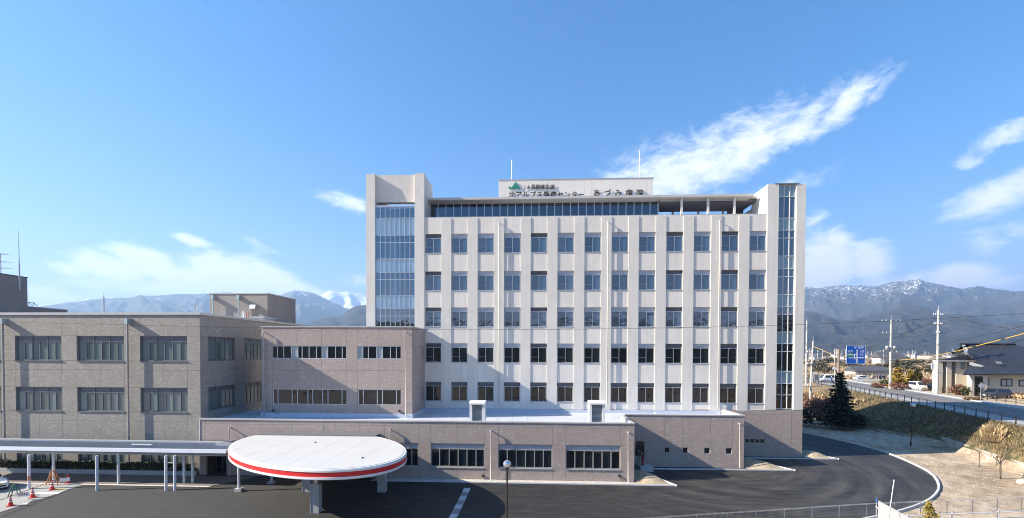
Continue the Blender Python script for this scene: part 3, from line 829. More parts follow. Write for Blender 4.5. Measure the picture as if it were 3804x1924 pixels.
# spandrels, windows, pilasters
proto = {}
DARK_BAYS = {0, 4, 9, 11}
yg = D + 0.14
for i in range(13):
    x0 = X1 + PITCH_X*i; x1 = x0 + WINW
    zt = PAR
    for k, s in enumerate(SILL):
        ubox('spandrel', x0-0.03, x1+0.03, D, D+0.36, s+2.08, zt, M['concrete'], H)
        # sill
        ubox('window_sill', x0, x1, D-0.05, D+0.14, s-0.045, s, M['alu'], H)
        key = ('w',)
        if key not in proto:
            proto[key] = frame_mesh(('y', 0.0), [(0.03, 1.62, [0.03, WINW/2, WINW-0.03])], 0.055, 0.05).mesh('window', M['alu'])
        w = link(bpy.data.objects.new('window', proto[key]), H); w.location = (x0, yg, s)
        low = k >= 3
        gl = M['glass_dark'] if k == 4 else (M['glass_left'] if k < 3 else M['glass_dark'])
        gr = M['glass_dark'] if low else M['glass_up']  # reflected sky above and dark hillside below put into the glass colours
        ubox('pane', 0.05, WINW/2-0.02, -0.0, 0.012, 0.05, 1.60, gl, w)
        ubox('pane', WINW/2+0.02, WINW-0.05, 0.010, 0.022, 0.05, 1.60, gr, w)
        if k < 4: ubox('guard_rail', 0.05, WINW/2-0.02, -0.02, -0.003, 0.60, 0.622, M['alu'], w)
        hd = M['header_dark'] if (i in DARK_BAYS or k == 4) else M['header']  # dark colour holds the shade of deeper recesses and the lowest row
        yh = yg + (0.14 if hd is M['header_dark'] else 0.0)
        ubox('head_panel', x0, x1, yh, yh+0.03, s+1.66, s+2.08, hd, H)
        zt = s-0.045
    ubox('spandrel', x0-0.03, x1+0.03, D, D+0.36, BASE, SILL[4]-0.045, M['concrete'], H)
    if i < 12:
        px0, px1 = x1+0.03, X1+PITCH_X*(i+1)-0.03
        ubox('pilaster', px0, px1, D-0.055, D+0.36, BASE, PAR-0.12, M['pilaster'], H)
        ubox('parapet_block', px0, px1, D+0.001, D+0.36, PAR-0.12, PAR-0.001, M['concrete'], H)
xe = X1 + PITCH_X*12 + WINW + 0.03
ubox('spandrel', xe, xRT, D+0.001, D+0.36, BASE, PAR-0.001, M['concrete'], H)
ubox('spandrel', xL, X1-0.03, D+0.001, D+0.36, BASE, PAR-0.001, M['concrete'], H)
box('parapet_coping', xL, xRT-0.002, D-0.01, D+0.34, PAR, PAR+0.03, M['coping'], H)
box('terrace_deck', xL, xRT-0.01, D+0.36, 57, PAR-0.42, PAR-0.40, M['roof_sheet'], H)
for px in (1853.5, 2256, 2668):
    x = atY(px, 1100, D).x
    downpipe(H, ('y', D-0.055), x, BASE+0.3, 25.2, 0.17, 0.055, M['pipe'], None, 1.95)
# ---- left glazed stair tower
tx = [-18.37, -17.39, -12.98, -11.94]; TT = 30.76
box('tower_pier', tx[0], tx[1], D-0.07, D+0.9, 4.8, TT, M['pilaster'], H)
box('tower_pier', tx[2], tx[3], D-0.07, D+0.9, 4.8, TT, M['pilaster'], H)
# slanting end walls behind the piers, cut to the sloping roof
def side_wall(x0, x1, pts, mat, name):
    MB().prism(pts, x0, x1, 'x').build(name, mat, H)
side_wall(tx[2]+0.5, tx[3]-0.01, [(D+0.9, 4.8), (D+6, 4.8), (D+6, 28.9), (D+4.2, 28.9), (D+4.2, 30.0), (D+3.9, TT-0.02), (D+0.9, TT-0.02)], M['concrete'], 'tower_wall')
box('tower_wall', tx[0]+0.01, tx[0]+0.5, D+0.9, D+6.5, 4.8, TT-1.2, M['concrete'], H)
box('tower_wall', tx[0]+0.02, tx[3]-0.02, D+6, D+6.4, 4.8, 28.9, M['interior'], H)
MB().prism([(D+0.30, TT-0.01), (D+0.60, TT-0.01), (D+1.0, 27.85), (D+0.52, 27.85)], tx[1], tx[2], 'x').build('sloping_fascia', M['concrete'], H)
box('tower_roof', tx[1]-0.3, tx[2]+0.3, D+1.0, D+6, 29.4, 29.6, M['roof_sheet'], H)
rows_l = [12.0, 12.6, 13.75, 15.42, 16.27, 17.63, 19.39, 20.19, 21.55, 23.3, 24.11, 25.97, 27.17]
# order bottom to top: small row above tall row, then opaque spandrel glass
span = {(16.27, 17.63), (20.19, 21.55), (24.11, 25.97), (12.0, 12.6)}
us = lin(tx[1]+0.02, tx[2]-0.02, 8)
rws = [(a, b, us) for a, b in zip(rows_l, rows_l[1:])]
window(H, ('y', D+0.10), rws, M['mullion'], lambda j, i: M['spandrel_glass'] if (rows_l[j], rows_l[j+1]) in span else M['clear'], 0.07, 0.09, 'curtain_wall')
box('curtain_wall_cap', tx[1]+0.005, tx[2]-0.005, D-0.02, D+0.35, 27.21, 27.34, M['mullion'], H)
for z in (13.0, 17.0, 20.9, 25.0):
    box('floor_slab', tx[1]+0.01, tx[2]-0.01, D+0.30, D+6, z-0.2, z+0.2, M['ceiling_board'], H)
for z in (17.2, 21.1):
    MB().prism([(tx[1]+0.3, z+1.9), (tx[1]+0.3, z+2.2), (tx[1]+2.3, z+0.3), (tx[1]+2.3, z)], D+2.0, D+2.25, 'y').build('stair_flight', M['interior'], H)
    box('stair_wall', tx[1]+1.2, tx[1]+2.1, D+1.2, D+1.4, z, z+2.6, M['white_paint'], H)
# ---- right stair tower
rx = [24.36, 25.5, 27.3, XR]; RT = 29.05
box('tower_pier', rx[0], rx[1], D-0.07, D+0.5, 5.53, RT, M['pilaster'], H)
box('tower_pier', rx[2], rx[3], D-0.07, D+0.5, 5.53, RT, M['pilaster'], H)
side_wall(rx[0]+0.004, rx[0]+0.5, [(D+0.5, 5.5), (BACK, 5.5), (BACK, 27.6), (D+3.6, 27.6), (D+3.2, RT-0.02), (D+0.5, RT-0.02)], M['white_render'], 'tower_wall')
box('tower_wall', rx[3]-0.5, rx[3]-0.004, D+0.5, BACK, 0.2, RT-1.2, M['concrete'], H)
box('tower_core', rx[0]+0.5, rx[3]-0.5, D+0.5, BACK-0.1, 0.2, RT-1.4, M['interior_dark'], H)
box('tower_cap', rx[1]-0.45, rx[2]+0.25, D-0.12, D+0.5, RT+0.003, RT+0.075, M['alu_dark'], H)
zr = [29.0, 27.81, 25.55, 24.3, 23.47, 21.6, 20.36, 19.53, 17.67, 16.43, 15.6, 13.73, 12.5, 11.67, 9.6, 8.3, 7.1, 5.62]
sp_r = {29.0, 25.55, 21.6, 17.67, 13.73, 9.6}
zr2 = zr[::-1]; us = lin(rx[1]+0.03, rx[2]-0.03, 3)
M['spandrel_r'] = glass_mat('stair_spandrel_glass', (0.22, 0.31, 0.34), 1.7, 0.04, 0.008, 0.08)
window(H, ('y', D+0.13), [(a, b, us) for a, b in zip(zr2, zr2[1:])], M['white_paint'],
       lambda j, i: M['spandrel_r'] if zr2[j+1] in sp_r else (M['glass_up'] if zr2[j] > 15 else M['glass_dark']), 0.075, 0.06, 'curtain_wall')
M['eaves'] = concrete_mat('eaves_concrete', (0.55, 0.54, 0.52))
# ---- top floor: deep eaves slab, glass strip, open terrace, plant room with lettering
x_end = atY(2444, 780, 52.2).x
box('eaves_slab', xL+0.01, x_end+0.3, 50.9, 57.5, 28.36, 28.62, M['eaves'], H)
box('eaves_slab', x_end+0.3, 23.72, 50.9, 55.7, 28.361, 28.619, M['eaves'], H)
box('eaves_slab', 23.72, rx[0]+0.0, 51.6, 55.7, 28.365, 28.615, M['cast_concrete'], H)
box('roof_upstand', xL+0.01, 23.0, 54.2, 54.5, 28.62, 28.9, M['concrete'], H)
us = lin(xL+0.05, x_end, 29)
window(H, ('y', 52.2), [(25.62, 28.34, us)], M['mullion'], lambda j, i: M['clear_blue'], 0.10, 0.08, 'glass_strip')
window(H, ('x', x_end), [(25.62, 28.34, lin(52.25, 56.8, 4))], M['mullion'], lambda j, i: M['clear_blue'], 0.10, 0.08, 'glass_strip')
box('room_wall', xL+0.02, x_end-0.05, 56.9, 57.1, 25.6, 28.35, M['interior'], H)
box('room_floor', xL+0.02, x_end-0.05, 52.3, 56.9, 25.6, 25.7, M['interior_dark'], H)
box('handrail_wall', xL+1.0, x_end-1.0, 55.5, 55.6, 25.7, 26.6, M['white_paint'], H)
box('terrace_ceiling', x_end+0.05, rx[0], 51.9, 55.3, 28.06, 28.355, M['interior_dark'], H)
box('terrace_beam', x_end+0.05, 23.4, 51.55, 51.85, 28.18, 28.358, M['cast_concrete'], H)
for px in (2532, 2630, 2728):
    x = atY(px, 780, 51.3).x
    box('terrace_column', x-0.11, x+0.11, 51.2, 51.42, 25.6, 28.359, M['pilaster'], H)
for px in (2499, 2594, 2686):
    x = atY(px, 785, 55.1).x
    box('terrace_column', x-0.1, x+0.1, 55.0, 55.2, 25.6, 28.11, M['steel_grey'], H)
box('terrace_wall', 22.6, rx[0], 54.9, 55.2, 25.6, 28.1, M['interior_dark'], H)
xs_end = x_end
box('upper_core', xL+0.02, x_end-0.02, 57.1, BACK-0.2, 25.6, 28.35, M['interior_dark'], H)
# plant room
pl, pr_ = -4.40, 14.23
panel_wall(H, ('y', 56.0), [pl, -3.5, 0.75, 1.55, 6.05, 6.85, 13.4, pr_], [28.73, 32.35], [], M['white_render'], 0.25, 0.012, 'plant_room_panel')
box('plant_room', pl+0.02, pr_-0.02, 56.26, 62.5, 28.73, 32.30, M['white_render'], H)
box('plant_room_coping', pl-0.04, pr_+0.04, 55.95, 62.6, 32.352, 32.42, M['coping'], H)
for px, py in ((1901, 592), (2376, 556)):
    b = atY(px, 668, 57.0); tp = atY(px, py, 57.0)
    MB().tube([(b.x, 57.0, 32.40), (b.x, 57.0, lerp(32.4, tp.z, 0.93))], 0.055, 8).tube([(b.x, 57.0, lerp(32.4, tp.z, 0.93)), (b.x, 57.0, tp.z)], [0.03, 0.008], 6).build('lightning_rod', M['white_paint'], H)
# lettering
def glyph(ch, size, extrude, mat, offset=0.0):
    cu = bpy.data.curves.new('glyph', 'FONT'); cu.body = ch; cu.size = size; cu.extrude = extrude; cu.offset = offset
    cu.align_x = 'CENTER'; cu.align_y = 'TOP_BASELINE'; cu.resolution_u = 2
    tmp = bpy.data.objects.new('glyph', cu); COL.objects.link(tmp)
    dg = bpy.context.evaluated_depsgraph_get()
    me = bpy.data.meshes.new_from_object(tmp.evaluated_get(dg))
    bpy.data.objects.remove(tmp); bpy.data.curves.remove(cu)
    me.materials.clear(); me.materials.append(mat)
    return me
def put_text(parent, s, px0, px1, py, Y, size, mat, extrude=0.03, offset=0.0, name='letter', stand=True):
    n = len(s)
    for k, ch in enumerate(s):
        px = lerp(px0, px1, k/(n-1)) if n > 1 else px0
        p = atY(px, py, Y)
        me = glyph(ch, size, extrude, mat, offset)
        if not len(me.vertices): continue
        o = link(bpy.data.objects.new(name, me), parent)
        o.location = (p.x, Y, p.z-0.37*size); o.rotation_euler = (math.pi/2, 0, 0)
YL = 55.92
for ch_, px_ in zip('JA長野厚生連', (1950, 1963.5, 1980.4, 1998.6, 2016, 2034, 2052)):
    put_text(H, ch_, px_, px_, 696, YL, 0.60, M['letter'], 0.015, 0.005)
put_text(H, '北アルプス医療センター', 1902, 2159, 724.5, YL, 0.80, M['letter'], 0.02, 0.008)
put_text(H, 'あづみ病院', 2216, 2377, 718.5, YL, 0.90, M['letter'], 0.02, 0.008)
def logo_xy(x, y): q = atY(1800+x/7.156, 640+y/7.156, YL); return q.x, q.z
lg = MB().prism([logo_xy(*q) for q in ((700,458),(768,456),(852,300),(828,268))], YL-0.05, YL+0.05, 'y')
lg.prism([logo_xy(*q) for q in ((790,457),(870,338),(957,457),(895,457),(868,412),(838,457))], YL-0.05, YL+0.05, 'y')
lg.prism([logo_xy(675+31*math.cos(a*math.pi/10), 427+31*math.sin(a*math.pi/10)) for a in range(20)], YL-0.05, YL+0.05, 'y')
lg.build('logo', M['logo_green'], H)
# ---- brick base of the tower, right end
zb = [0.2, 5.02, 5.50]
wb = (atY(2764, 1636, D).x, atY(2842, 1636, D).x, atY(2800, 1645, D).z, atY(2800, 1626.5, D).z)
panel_wall(H, ('y', D-0.05), [17.0, wb[0], wb[1], atY(2939, 1600, D).x, XR], [0.2, wb[2], wb[3], 5.02, 5.50], [wb], M['brick'], 0.25)
box('base_core', 9, XR-0.02, D+0.2, BACK, 0.0, 5.2, M['backing'], H)
panel_wall(H, ('x', XR), [D+0.2, 54, 60, BACK], [0.2, 5.02, 5.50], [], M['brick'], 0.2)
window(H, ('y', D+0.07), [(wb[2]+0.03, wb[3]-0.03, lin(wb[0]+0.02, wb[1]-0.03, 4))], M['alu_warm'], lambda j, i: M['glass_dark'], 0.10, 0.07)

# ================================================================== three storey brick block
Y3 = 44.2; x3 = (-27.07, -11.9); Z3 = 13.9
B3 = thing('brick_block', 'three storey pinkish tiled block in front of the hospital tower', 'building')
def fx(Y, ox, sc, row=1300): return lambda c: atY(ox+c/sc, row, Y).x
f3 = fx(Y3, 800, 2.327)
up_l = [f3(c) for c in (492,533,587,655,711,748,808,872,920,968,1037,1095,1133)]
up_r = [f3(c) for c in (1228,1273,1322,1392,1443,1512,1563,1605)]
lo_l = [f3(c) for c in (497,537,660,706,796,838,924,970,1092,1134)]
lo_r = [f3(c) for c in (1235,1276,1397,1443,1563,1605)]
zu, zl = (10.80, 12.07), (6.26, 7.80)
ul0, ul1, ur0, ur1 = up_l[0], up_l[-1], up_r[0], up_r[-1]
holes = [(ul0, ul1, *zu), (ur0, ur1, *zu), (ul0, ul1, *zl), (ur0, ur1, *zl)]
panel_wall(B3, ('y', Y3), [x3[0], ul0, f3(700), f3(917), ul1, ur0, f3(1415), ur1, x3[1]],
           [4.9, zl[0], zl[1], 9.66, zu[0], zu[1], 13.55, Z3], holes, M['brick'], 0.22)
box('core', x3[0]+0.02, x3[1]-0.22, Y3+0.22, D+0.3, 4.9, Z3-0.1, M['backing'], B3)
panel_wall(B3, ('x', x3[1]), [Y3+0.22, 46.4, 47.9, 48.15, 48.45, 48.8, D-0.08], [4.9, zl[0], zl[1], 9.66, zu[0], zu[1], 13.55, Z3],
           [(47.9, 48.15, *zl), (48.45, 48.8, *zl), (47.9, 48.15, *zu), (48.45, 48.8, *zu)], M['brick'], 0.2)
for a, b in ((47.9, 48.15), (48.45, 48.8)):
    for z0, z1 in (zl, zu):
        window(B3, ('x', x3[1]-0.1), [(z0+0.02, z1-0.02, [a+0.02, b-0.02])], M['alu_warm'], lambda j, i: M['glass_dark'], 0.06, 0.04)
curt = plain('white_blind', (0.34, 0.38, 0.40), 0.3, ior=1.6)
for us_, zz, cu in ((up_l, zu, {3, 8}), (up_r, zu, {3, 0}), (lo_l, zl, set()), (lo_r, zl, set())):
    window(B3, ('y', Y3+0.11), [(zz[0]+0.02, zz[1]-0.02, us_)], M['alu'], lambda j, i: curt if i in cu else M['glass_dark'], 0.085, 0.06)
box('coping', x3[0]-0.05, x3[1]+0.05, Y3-0.06, D-0.1, Z3, Z3+0.11, M['coping'], B3)
f3y = ('y', Y3)
downpipe(B3, f3y, f3(430), 5.15, 13.35, 0.26, 0.055, M['pipe'], None, 2.1)
downpipe(B3, f3y, f3(1650), 5.15, 13.35, 0.26, 0.055, M['pipe'], None, 2.1)
box('base_flashing', x3[0]-0.06, x3[1]+0.06, Y3-0.06, Y3, 5.0, 5.42, M['roof_sheet'], B3)
box('base_flashing', x3[1], x3[1]+0.06, Y3, D-0.1, 5.0, 5.42, M['roof_sheet'], B3)
for c, z in ((502, 5.55), (1592, 5.6)):
    p = atY(800+c/2.327, 1520, Y3)
    MB().box(p.x-0.08, p.x+0.08, Y3-0.14, Y3, z+0.05, z+0.2).tube([(p.x, Y3-0.1, z+0.05), (p.x+0.25, Y3-0.12, z-0.15), (p.x+0.7, Y3-0.12, z-0.22)], 0.02, 5).build('wall_outlet', M['steel_dark'], B3)

# ================================================================== long low front block
YF = 40.0; xf0, xf1, ZF = -30.29, 8.75, 5.30
LB = thing('low_brick_block', 'long single storey tiled front block behind the oval canopy', 'building')
f8 = fx(YF, 1600, 2.172, 1650); fc = fx(YF, 700, 2.172, 1650)
hz0, hz1 = atY(1950, 1738, YF).z, atY(1950, 1649, YF).z
hm = atY(1950, 1670, YF).z
wl_ = [(fc(1690), fc(1855)), (f8(0), f8(435)), (f8(545), f8(982)), (f8(1090), f8(1532))]
holes = [(a, b, hz0, hz1) for a, b in wl_]
door = (atY(765, 1700, YF).x, atY(841, 1700, YF).x, 0.1, 3.0)
holes.append(door)
xs = [xf0, door[0], door[1], fc(400), fc(505), fc(840), fc(1090), fc(1180), fc(1380), fc(1580)] + [e for w_ in wl_ for e in w_] + [f8(217), f8(762), f8(1310), xf1]
panel_wall(LB, ('y', YF), xs, [-0.1, hz0, 3.0, hz1, 4.93, ZF], holes, M['brick'], 0.25)
box('core', xf0+0.02, xf1-0.02, YF+1.6, D+0.1, -0.1, 4.9, M['backing'], LB)
box('core', door[1]+0.02, xf1-0.02, YF+0.25, YF+1.6, -0.1, 4.9, M['backing'], LB)
box('core', xf0+0.02, door[0]-0.02, YF+0.25, YF+1.6, -0.1, 4.9, M['backing'], LB)
window(LB, ('y', YF+1.3), [(0.15, 2.9, lin(door[0]+0.05, door[1]-0.05, 3))], M['alu_dark'], lambda j, i: M['glass_dark'], 0.07, 0.05, 'entrance_door')
heads = {1: [0, 70, 217, 362, 435], 2: [548, 690, 838, 980], 3: [1092, 1160, 1308, 1455, 1530]}
mains = {1: [0, 70, 148, 220, 292, 365, 435], 2: [548, 617, 690, 765, 838, 910, 980], 3: [1092, 1165, 1240, 1313, 1386, 1458, 1530]}
for k in range(4):
    a, b = wl_[k]
    hu = [f8(c) for c in heads[k]] if k else lin(a, b, 2)
    mu = [f8(c) for c in mains[k]] if k else lin(a, b, 3)
    hu = [a+0.03] + hu[1:-1] + [b-0.03]; mu = [a+0.03] + mu[1:-1] + [b-0.03]
    window(LB, ('y', YF+0.16), [(hz0+0.04, hm, mu), (hm, hz1-0.03, hu)], M['alu_warm'], lambda j, i: M['header'] if j else M['glass_dark'], 0.10, 0.07)
    box('window_sill', a, b, YF-0.06, YF+0.14, hz0-0.07, hz0-0.005, M['alu_warm'], LB)
box('coping', xf0-0.03, xf1+0.03, YF-0.06, YF+0.34, ZF, ZF+0.10, M['coping'], LB)
for c, s_ in ((345, 0), (1632, 0)):
    downpipe(LB, ('y', YF), fc(c), 0.2, 4.55, 0.26, 0.055, M['pipe'], None, 1.15)
for c in (487, 1590):
    downpipe(LB, ('y', YF), f8(c), 0.25, 4.55, 0.26, 0.055, M['pipe'], None, 1.15)
box('corner_trim', xf0-0.04, xf0+0.03, YF-0.03, YF+0.2, 0.1, ZF-0.002, M['white_paint'], LB)
for c in (420, 1520):
    p = atY(1600+c/2.172, 1324+960/2.172, YF)
    MB().box(p.x-0.07, p.x+0.07, YF-0.13, YF, p.z-0.05, p.z+0.12).tube([(p.x, YF-0.1, p.z), (p.x+0.2, YF-0.12, p.z-0.3), (p.x+0.5, YF-0.1, p.z-0.55)], 0.02, 5).build('wall_outlet', M['steel_dark'], LB)
M['seam'] = plain('membrane_seam', (0.40, 0.43, 0.49), 0.5)
# roof sheet of low and middle block in one plane, parapets round it
box('roof_membrane', xf0+0.1, xf1, YF+0.34, D+0.15, 4.9, 5.02, M['roof_sheet'], LB)
box('roof_flashing', x3[1]+0.06, xf1+11, D-0.14, D-0.075, 5.02, 5.36, M['roof_sheet'], LB)
box('roof_membrane', -30.9, xf0+0.1, 41.0, D+4, 4.9, 5.015, M['roof_sheet'], LB)
for k in range(14):
    x = lerp(x3[1]+1.2, xf1-0.8, k/13) if k < 8 else lerp(xf0+1.5, x3[0]-0.2, (k-8)/5)
    box('membrane_seam', x, x+0.06, YF+0.36, (D-0.16 if k < 8 else 47.0), 5.02, 5.026, M['seam'], LB)
box('membrane_seam', x3[1]+0.3, xf1-0.3, 45.1, 45.16, 5.0205, 5.0275, M['seam'], LB)
# middle block
YM = 44.6; xm1 = 20.12; ZM = 5.46
MBk = thing('middle_brick_block', 'single storey tiled middle block with four small square windows', 'building')
fm = fx(YM, 2300, 2.171, 1670)
sm = [(fm(365), fm(409)), (fm(511), fm(557)), (fm(686), fm(734)), (fm(861), fm(911))]
zs0, zs1 = atY(2500, 1682, YM).z, atY(2500, 1659.5, YM).z
dw = (8.9, fm(209), atY(2380, 1694, YM).z, atY(2380, 1636, YM).z)
us = [xf1+0.02, dw[0], dw[1], fm(415), fm(735), fm(965), xm1]
holes = [(a, b, zs0, zs1) for a, b in sm] + [dw]
us += [e for s_ in sm for e in s_]
# panels: full-height bays above and below the small windows
panel_wall(MBk, ('y', YM), us, [0.1, zs0, zs1, dw[2], dw[3], 5.05, ZM], holes, M['brick'], 0.25, 0.006)
box('core', xf1+0.02, xm1-0.02, YM+0.25, D-0.3, 0.0, 5.0, M['backing'], MBk)
for a, b in sm:
    window(MBk, ('y', YM+0.12), [(zs0+0.02, zs1-0.02, [a+0.02, b-0.02])], M['alu_warm'], lambda j, i: M['glass_dark'], 0.07, 0.05)
window(MBk, ('y', YM+0.12), [(dw[2], dw[3]-0.02, lin(dw[0]+0.02, dw[1]-0.02, 2))], M['alu_warm'], lambda j, i: M['glass_dark'], 0.09, 0.05)
box('coping', xf1+0.03, xm1+0.06, YM-0.06, YM+0.3, ZM, ZM+0.10, M['coping'], MBk)
box('coping', xm1-0.25, xm1+0.06, YM+0.3, D-0.08, ZM, ZM+0.098, M['coping'], MBk)
box('parapet', xm1-0.25, xm1+0.002, YM+0.25, D-0.08, 4.9, ZM, M['roof_sheet'], MBk)
box('parapet', xf1-0.24, xf1+0.002, YF+0.34, YM+0.2, 4.9, ZF, M['white_paint'], MBk)
box('coping', xf1-0.26, xf1+0.03, YF+0.34, YM+0.2, ZF, ZF+0.098, M['coping'], MBk)
box('roof_membrane', xf1, xm1-0.25, YM+0.3, D+0.15, 4.9, 5.02, M['roof_sheet'], MBk)
downpipe(MBk, ('y', YM), fm(963), 0.6, 4.7, 0.26, 0.055, M['pipe'], None, 1.15)
# roof vents
def roof_vent(px0, px1, label):
    a, b = atY(px0, 1540, 41.2).x, atY(px1, 1540, 41.2).x
    t_ = thing('roof_vent', label, 'vent', ((a+b)/2, 41.2, 5.02), group='white roof vents')
    w = (b-a)/2
    zt = atY((px0+px1)/2, 1489, 41.2).z - 5.02
    fr = MB().box(-w, -w+0.24, 0, 1.1, 0.1, zt-0.28).box(w-0.24, w, 0, 1.1, 0.1, zt-0.28).box(-w, w, 0.001, 1.1, 0, 0.1).box(-w+0.2, w-0.2, 0.9, 1.09, 0.1, zt-0.28)
    fr.build('vent_body', M['white_paint'], t_)
    MB().prism([(-0.10, zt-0.28), (-0.10, zt-0.16), (0.12, zt), (1.12, zt), (1.12, zt-0.281)], -w-0.02, w+0.02, 'x').build('vent_hood', M['white_paint'], t_)
    n = 16
    for k in range(n):
        z = 0.16 + (zt-0.5)*k/(n-1)
        MB().add([(-w+0.24, 0.14, z), (w-0.24, 0.14, z), (w-0.24, 0.26, z+0.09), (-w+0.24, 0.26, z+0.09), (-w+0.24, 0.14, z+0.012), (w-0.24, 0.14, z+0.012), (w-0.24, 0.26, z+0.10), (-w+0.24, 0.26, z+0.10)],
                 [(0,3,2,1),(4,5,6,7),(0,1,5,4),(1,2,6,5),(2,3,7,6),(3,0,4,7)]).build('louvre', M['alu'], t_)
    return t_
roof_vent(1744, 1801, 'white louvred roof vent standing in shade on the low roof, nearer the oval canopy')
roof_vent(2189, 2248, 'white louvred roof vent beside the stepped roof edge of the middle block')

# ================================================================== old brick building on the left
YO, xo1, ZO = 40.8, -30.80, 11.5+(14.92-11.5)*40.8/41.5
Zq = lambda z: 11.5+(z-11.5)*40.8/41.5
OB = thing('old_brick_building', 'three storey grey brown tiled building with large windows at left', 'building')
fo = lambda px: atY(px, 1400, YO).x
wo = [(fo(-400), fo(-228)), (fo(-171), fo(3)), (fo(57.6), fo(230)), (fo(286.4), fo(461.8)), (fo(521.2), fo(696))]
zo = [(Zq(0.58), Zq(2.92)), (Zq(5.75), Zq(8.04)), (Zq(10.57), Zq(12.92))]
holes = [(a, b, z0, z1) for a, b in wo for z0, z1 in zo]
us = [fo(-500), xo1] + [e for w_ in wo for e in w_] + [(a+b)/2 for a, b in wo]
panel_wall(OB, ('y', YO), us, [-0.1, zo[0][0], zo[0][1], 4.95, zo[1][0], zo[1][1], 9.73, zo[2][0], zo[2][1], ZO], holes, M['old_brick'], 0.28, 0.016)
box('core', fo(-500)+0.02, xo1-0.28, YO+0.28, 66, 0, ZO-0.1, M['backing'], OB)
def old_window(face, a, b, z0, z1, sill=True):
    hm_ = z1-0.48
    n3 = lin(a+0.03, b-0.03, 3); n6 = lin(a+0.03, b-0.03, 6)
    window(OB, face, [(z0+0.05, hm_, n6), (hm_, z1-0.03, n3)], M['alu_dark'], lambda j, i: M['header_dark'] if j else M['glass_old'], 0.085, 0.06)
for a, b in wo:
    for z0, z1 in zo:
        old_window(('y', YO+0.2), a, b, z0, z1)
        box('window_sill', a-0.03, b+0.03, YO-0.07, YO+0.16, z0-0.06, z0-0.003, M['alu_dark'], OB)
# right side wall
sy = []
for a, b in ((772.6, 874.8), (907, 985)):
    sy.append((atX(a, 1290, xo1).y, atX(b, 1290, xo1).y))
L_ = sy[0][1]-sy[0][0]; sy[1] = (sy[1][0], sy[1][0]+L_)
sy += [(sy[1][1]+1.4, sy[1][1]+1.4+L_)]
holes = [(a, b, z0, z1) for a, b in sy for z0, z1 in zo]
us = [YO+0.28, 66] + [e for s_ in sy for e in s_] + [(a+b)/2 for a, b in sy] + [sy[2][1]+2.5, sy[2][1]+5]
panel_wall(OB, ('x', xo1), us, [0, zo[0][0], zo[0][1], 4.95, zo[1][0], zo[1][1], 9.73, zo[2][0], zo[2][1], 13.85, ZO], holes, M['old_brick'], 0.28, 0.016)
for a, b in sy:
    for z0, z1 in zo[1:]:
        old_window(('x', xo1-0.2), a, b, z0, z1)
box('coping', fo(-500), xo1+0.09, YO-0.09, YO+0.4, ZO, ZO+0.22, M['coping'], OB)
box('coping', xo1-0.4, xo1+0.09, YO+0.4, 66, ZO, ZO+0.219, M['coping'], OB)
box('roof_membrane', fo(-500), xo1-0.4, YO+0.4, 66, ZO-0.1, ZO-0.05, M['roof_sheet'], OB)
for px in (27, 486):
    downpipe(OB, ('y', YO), fo(px), 0.3, 14.0, 0.30, 0.075, M['pipe_old'], M['zinc'], 1.45, False)
for px, top in ((386, 1085), (724, 1107)):
    b_ = atY(px, 1157, 46); tp = atY(px, top, 46)
    MB().tube([(b_.x, 46, ZO-0.1), (b_.x, 46, tp.z-0.5)], 0.07, 8).tube([(b_.x, 46, tp.z-0.5), (b_.x, 46, tp.z)], [0.035, 0.008], 6).build('lightning_rod', M['steel_grey'], OB)
# ================================================================== brown plant block behind
BP = thing('plant_block', 'brown tiled plant block with chimney pipes rising behind the grey building', 'building')
YB = 60.0
bxl, bxr = atY(779, 1150, YB).x, atY(994, 1150, YB).x
btop = atY(900, 1090, YB).z
ybk = atX(1098, 1150, bxr).y
panel_wall(BP, ('y', YB), [bxl, atY(814, 1150, YB).x, atY(885, 1150, YB).x, bxr], [8, btop], [], M['far_brick'], 0.2)
panel_wall(BP, ('x', bxr), [YB+0.2, lerp(YB, ybk, 0.2), ybk], [8, btop], [], M['far_brick'], 0.2)
box('core', bxl, bxr-0.2, YB+0.2, ybk, 8, btop-0.1, M['backing'], BP)
box('coping', bxl-0.05, bxr+0.08, YB-0.08, YB+0.4, btop, btop+0.12, M['coping'], BP)
box('coping', bxr-0.4, bxr+0.08, YB+0.4, ybk, btop, btop+0.119, M['coping'], BP)
for px in (798, 893):
    downpipe(BP, ('y', YB), atY(px, 1150, YB).x, 12, atY(px, 1110, YB).z, 0.36, 0.09, M['zinc'], M['zinc'], 2.5, False)
p = atY(949, 1138, YB)
MB().prism([(YB-0.7, p.z-0.3), (YB-0.55, p.z+0.25), (YB, p.z+0.3), (YB, p.z-0.35)], p.x-0.45, p.x+0.35, 'x').build('vent_hood', M['steel_grey'], BP)
ra, rb = atY(890, 1180, 57.5).x, atY(975, 1180, 57.5).x; rz = atY(930, 1174, 57.5).z
box('boiler_room', ra+1.2, rb, 57.5, YB, 12, rz-0.25, M['white_render'], BP)
box('boiler_room_roof', ra-0.3, rb+0.4, 57.1, YB-0.01, rz-0.25, rz, M['cast_concrete'], BP)
for k, px in enumerate((901, 907, 915, 921)):
    q = atY(px, 1161, 56.6)
    MB().tube([(q.x, 56.6, 12.5), (q.x, 56.6, q.z)], 0.09, 8).tube([(q.x, 56.6, q.z), (q.x, 56.6, q.z+0.25)], 0.06, 8).build('chimney_pipe', M['white_band'] if k < 2 else plain('red_white_pipe', (0.5, 0.25, 0.2), 0.6), BP)
q = atY(944, 1184, 57.4)
MB().sphere((q.x, 57.4, q.z), 0.36, 12, 8, (1, 0.4, 1.1)).build('porthole_fan', M['steel_grey'], BP)
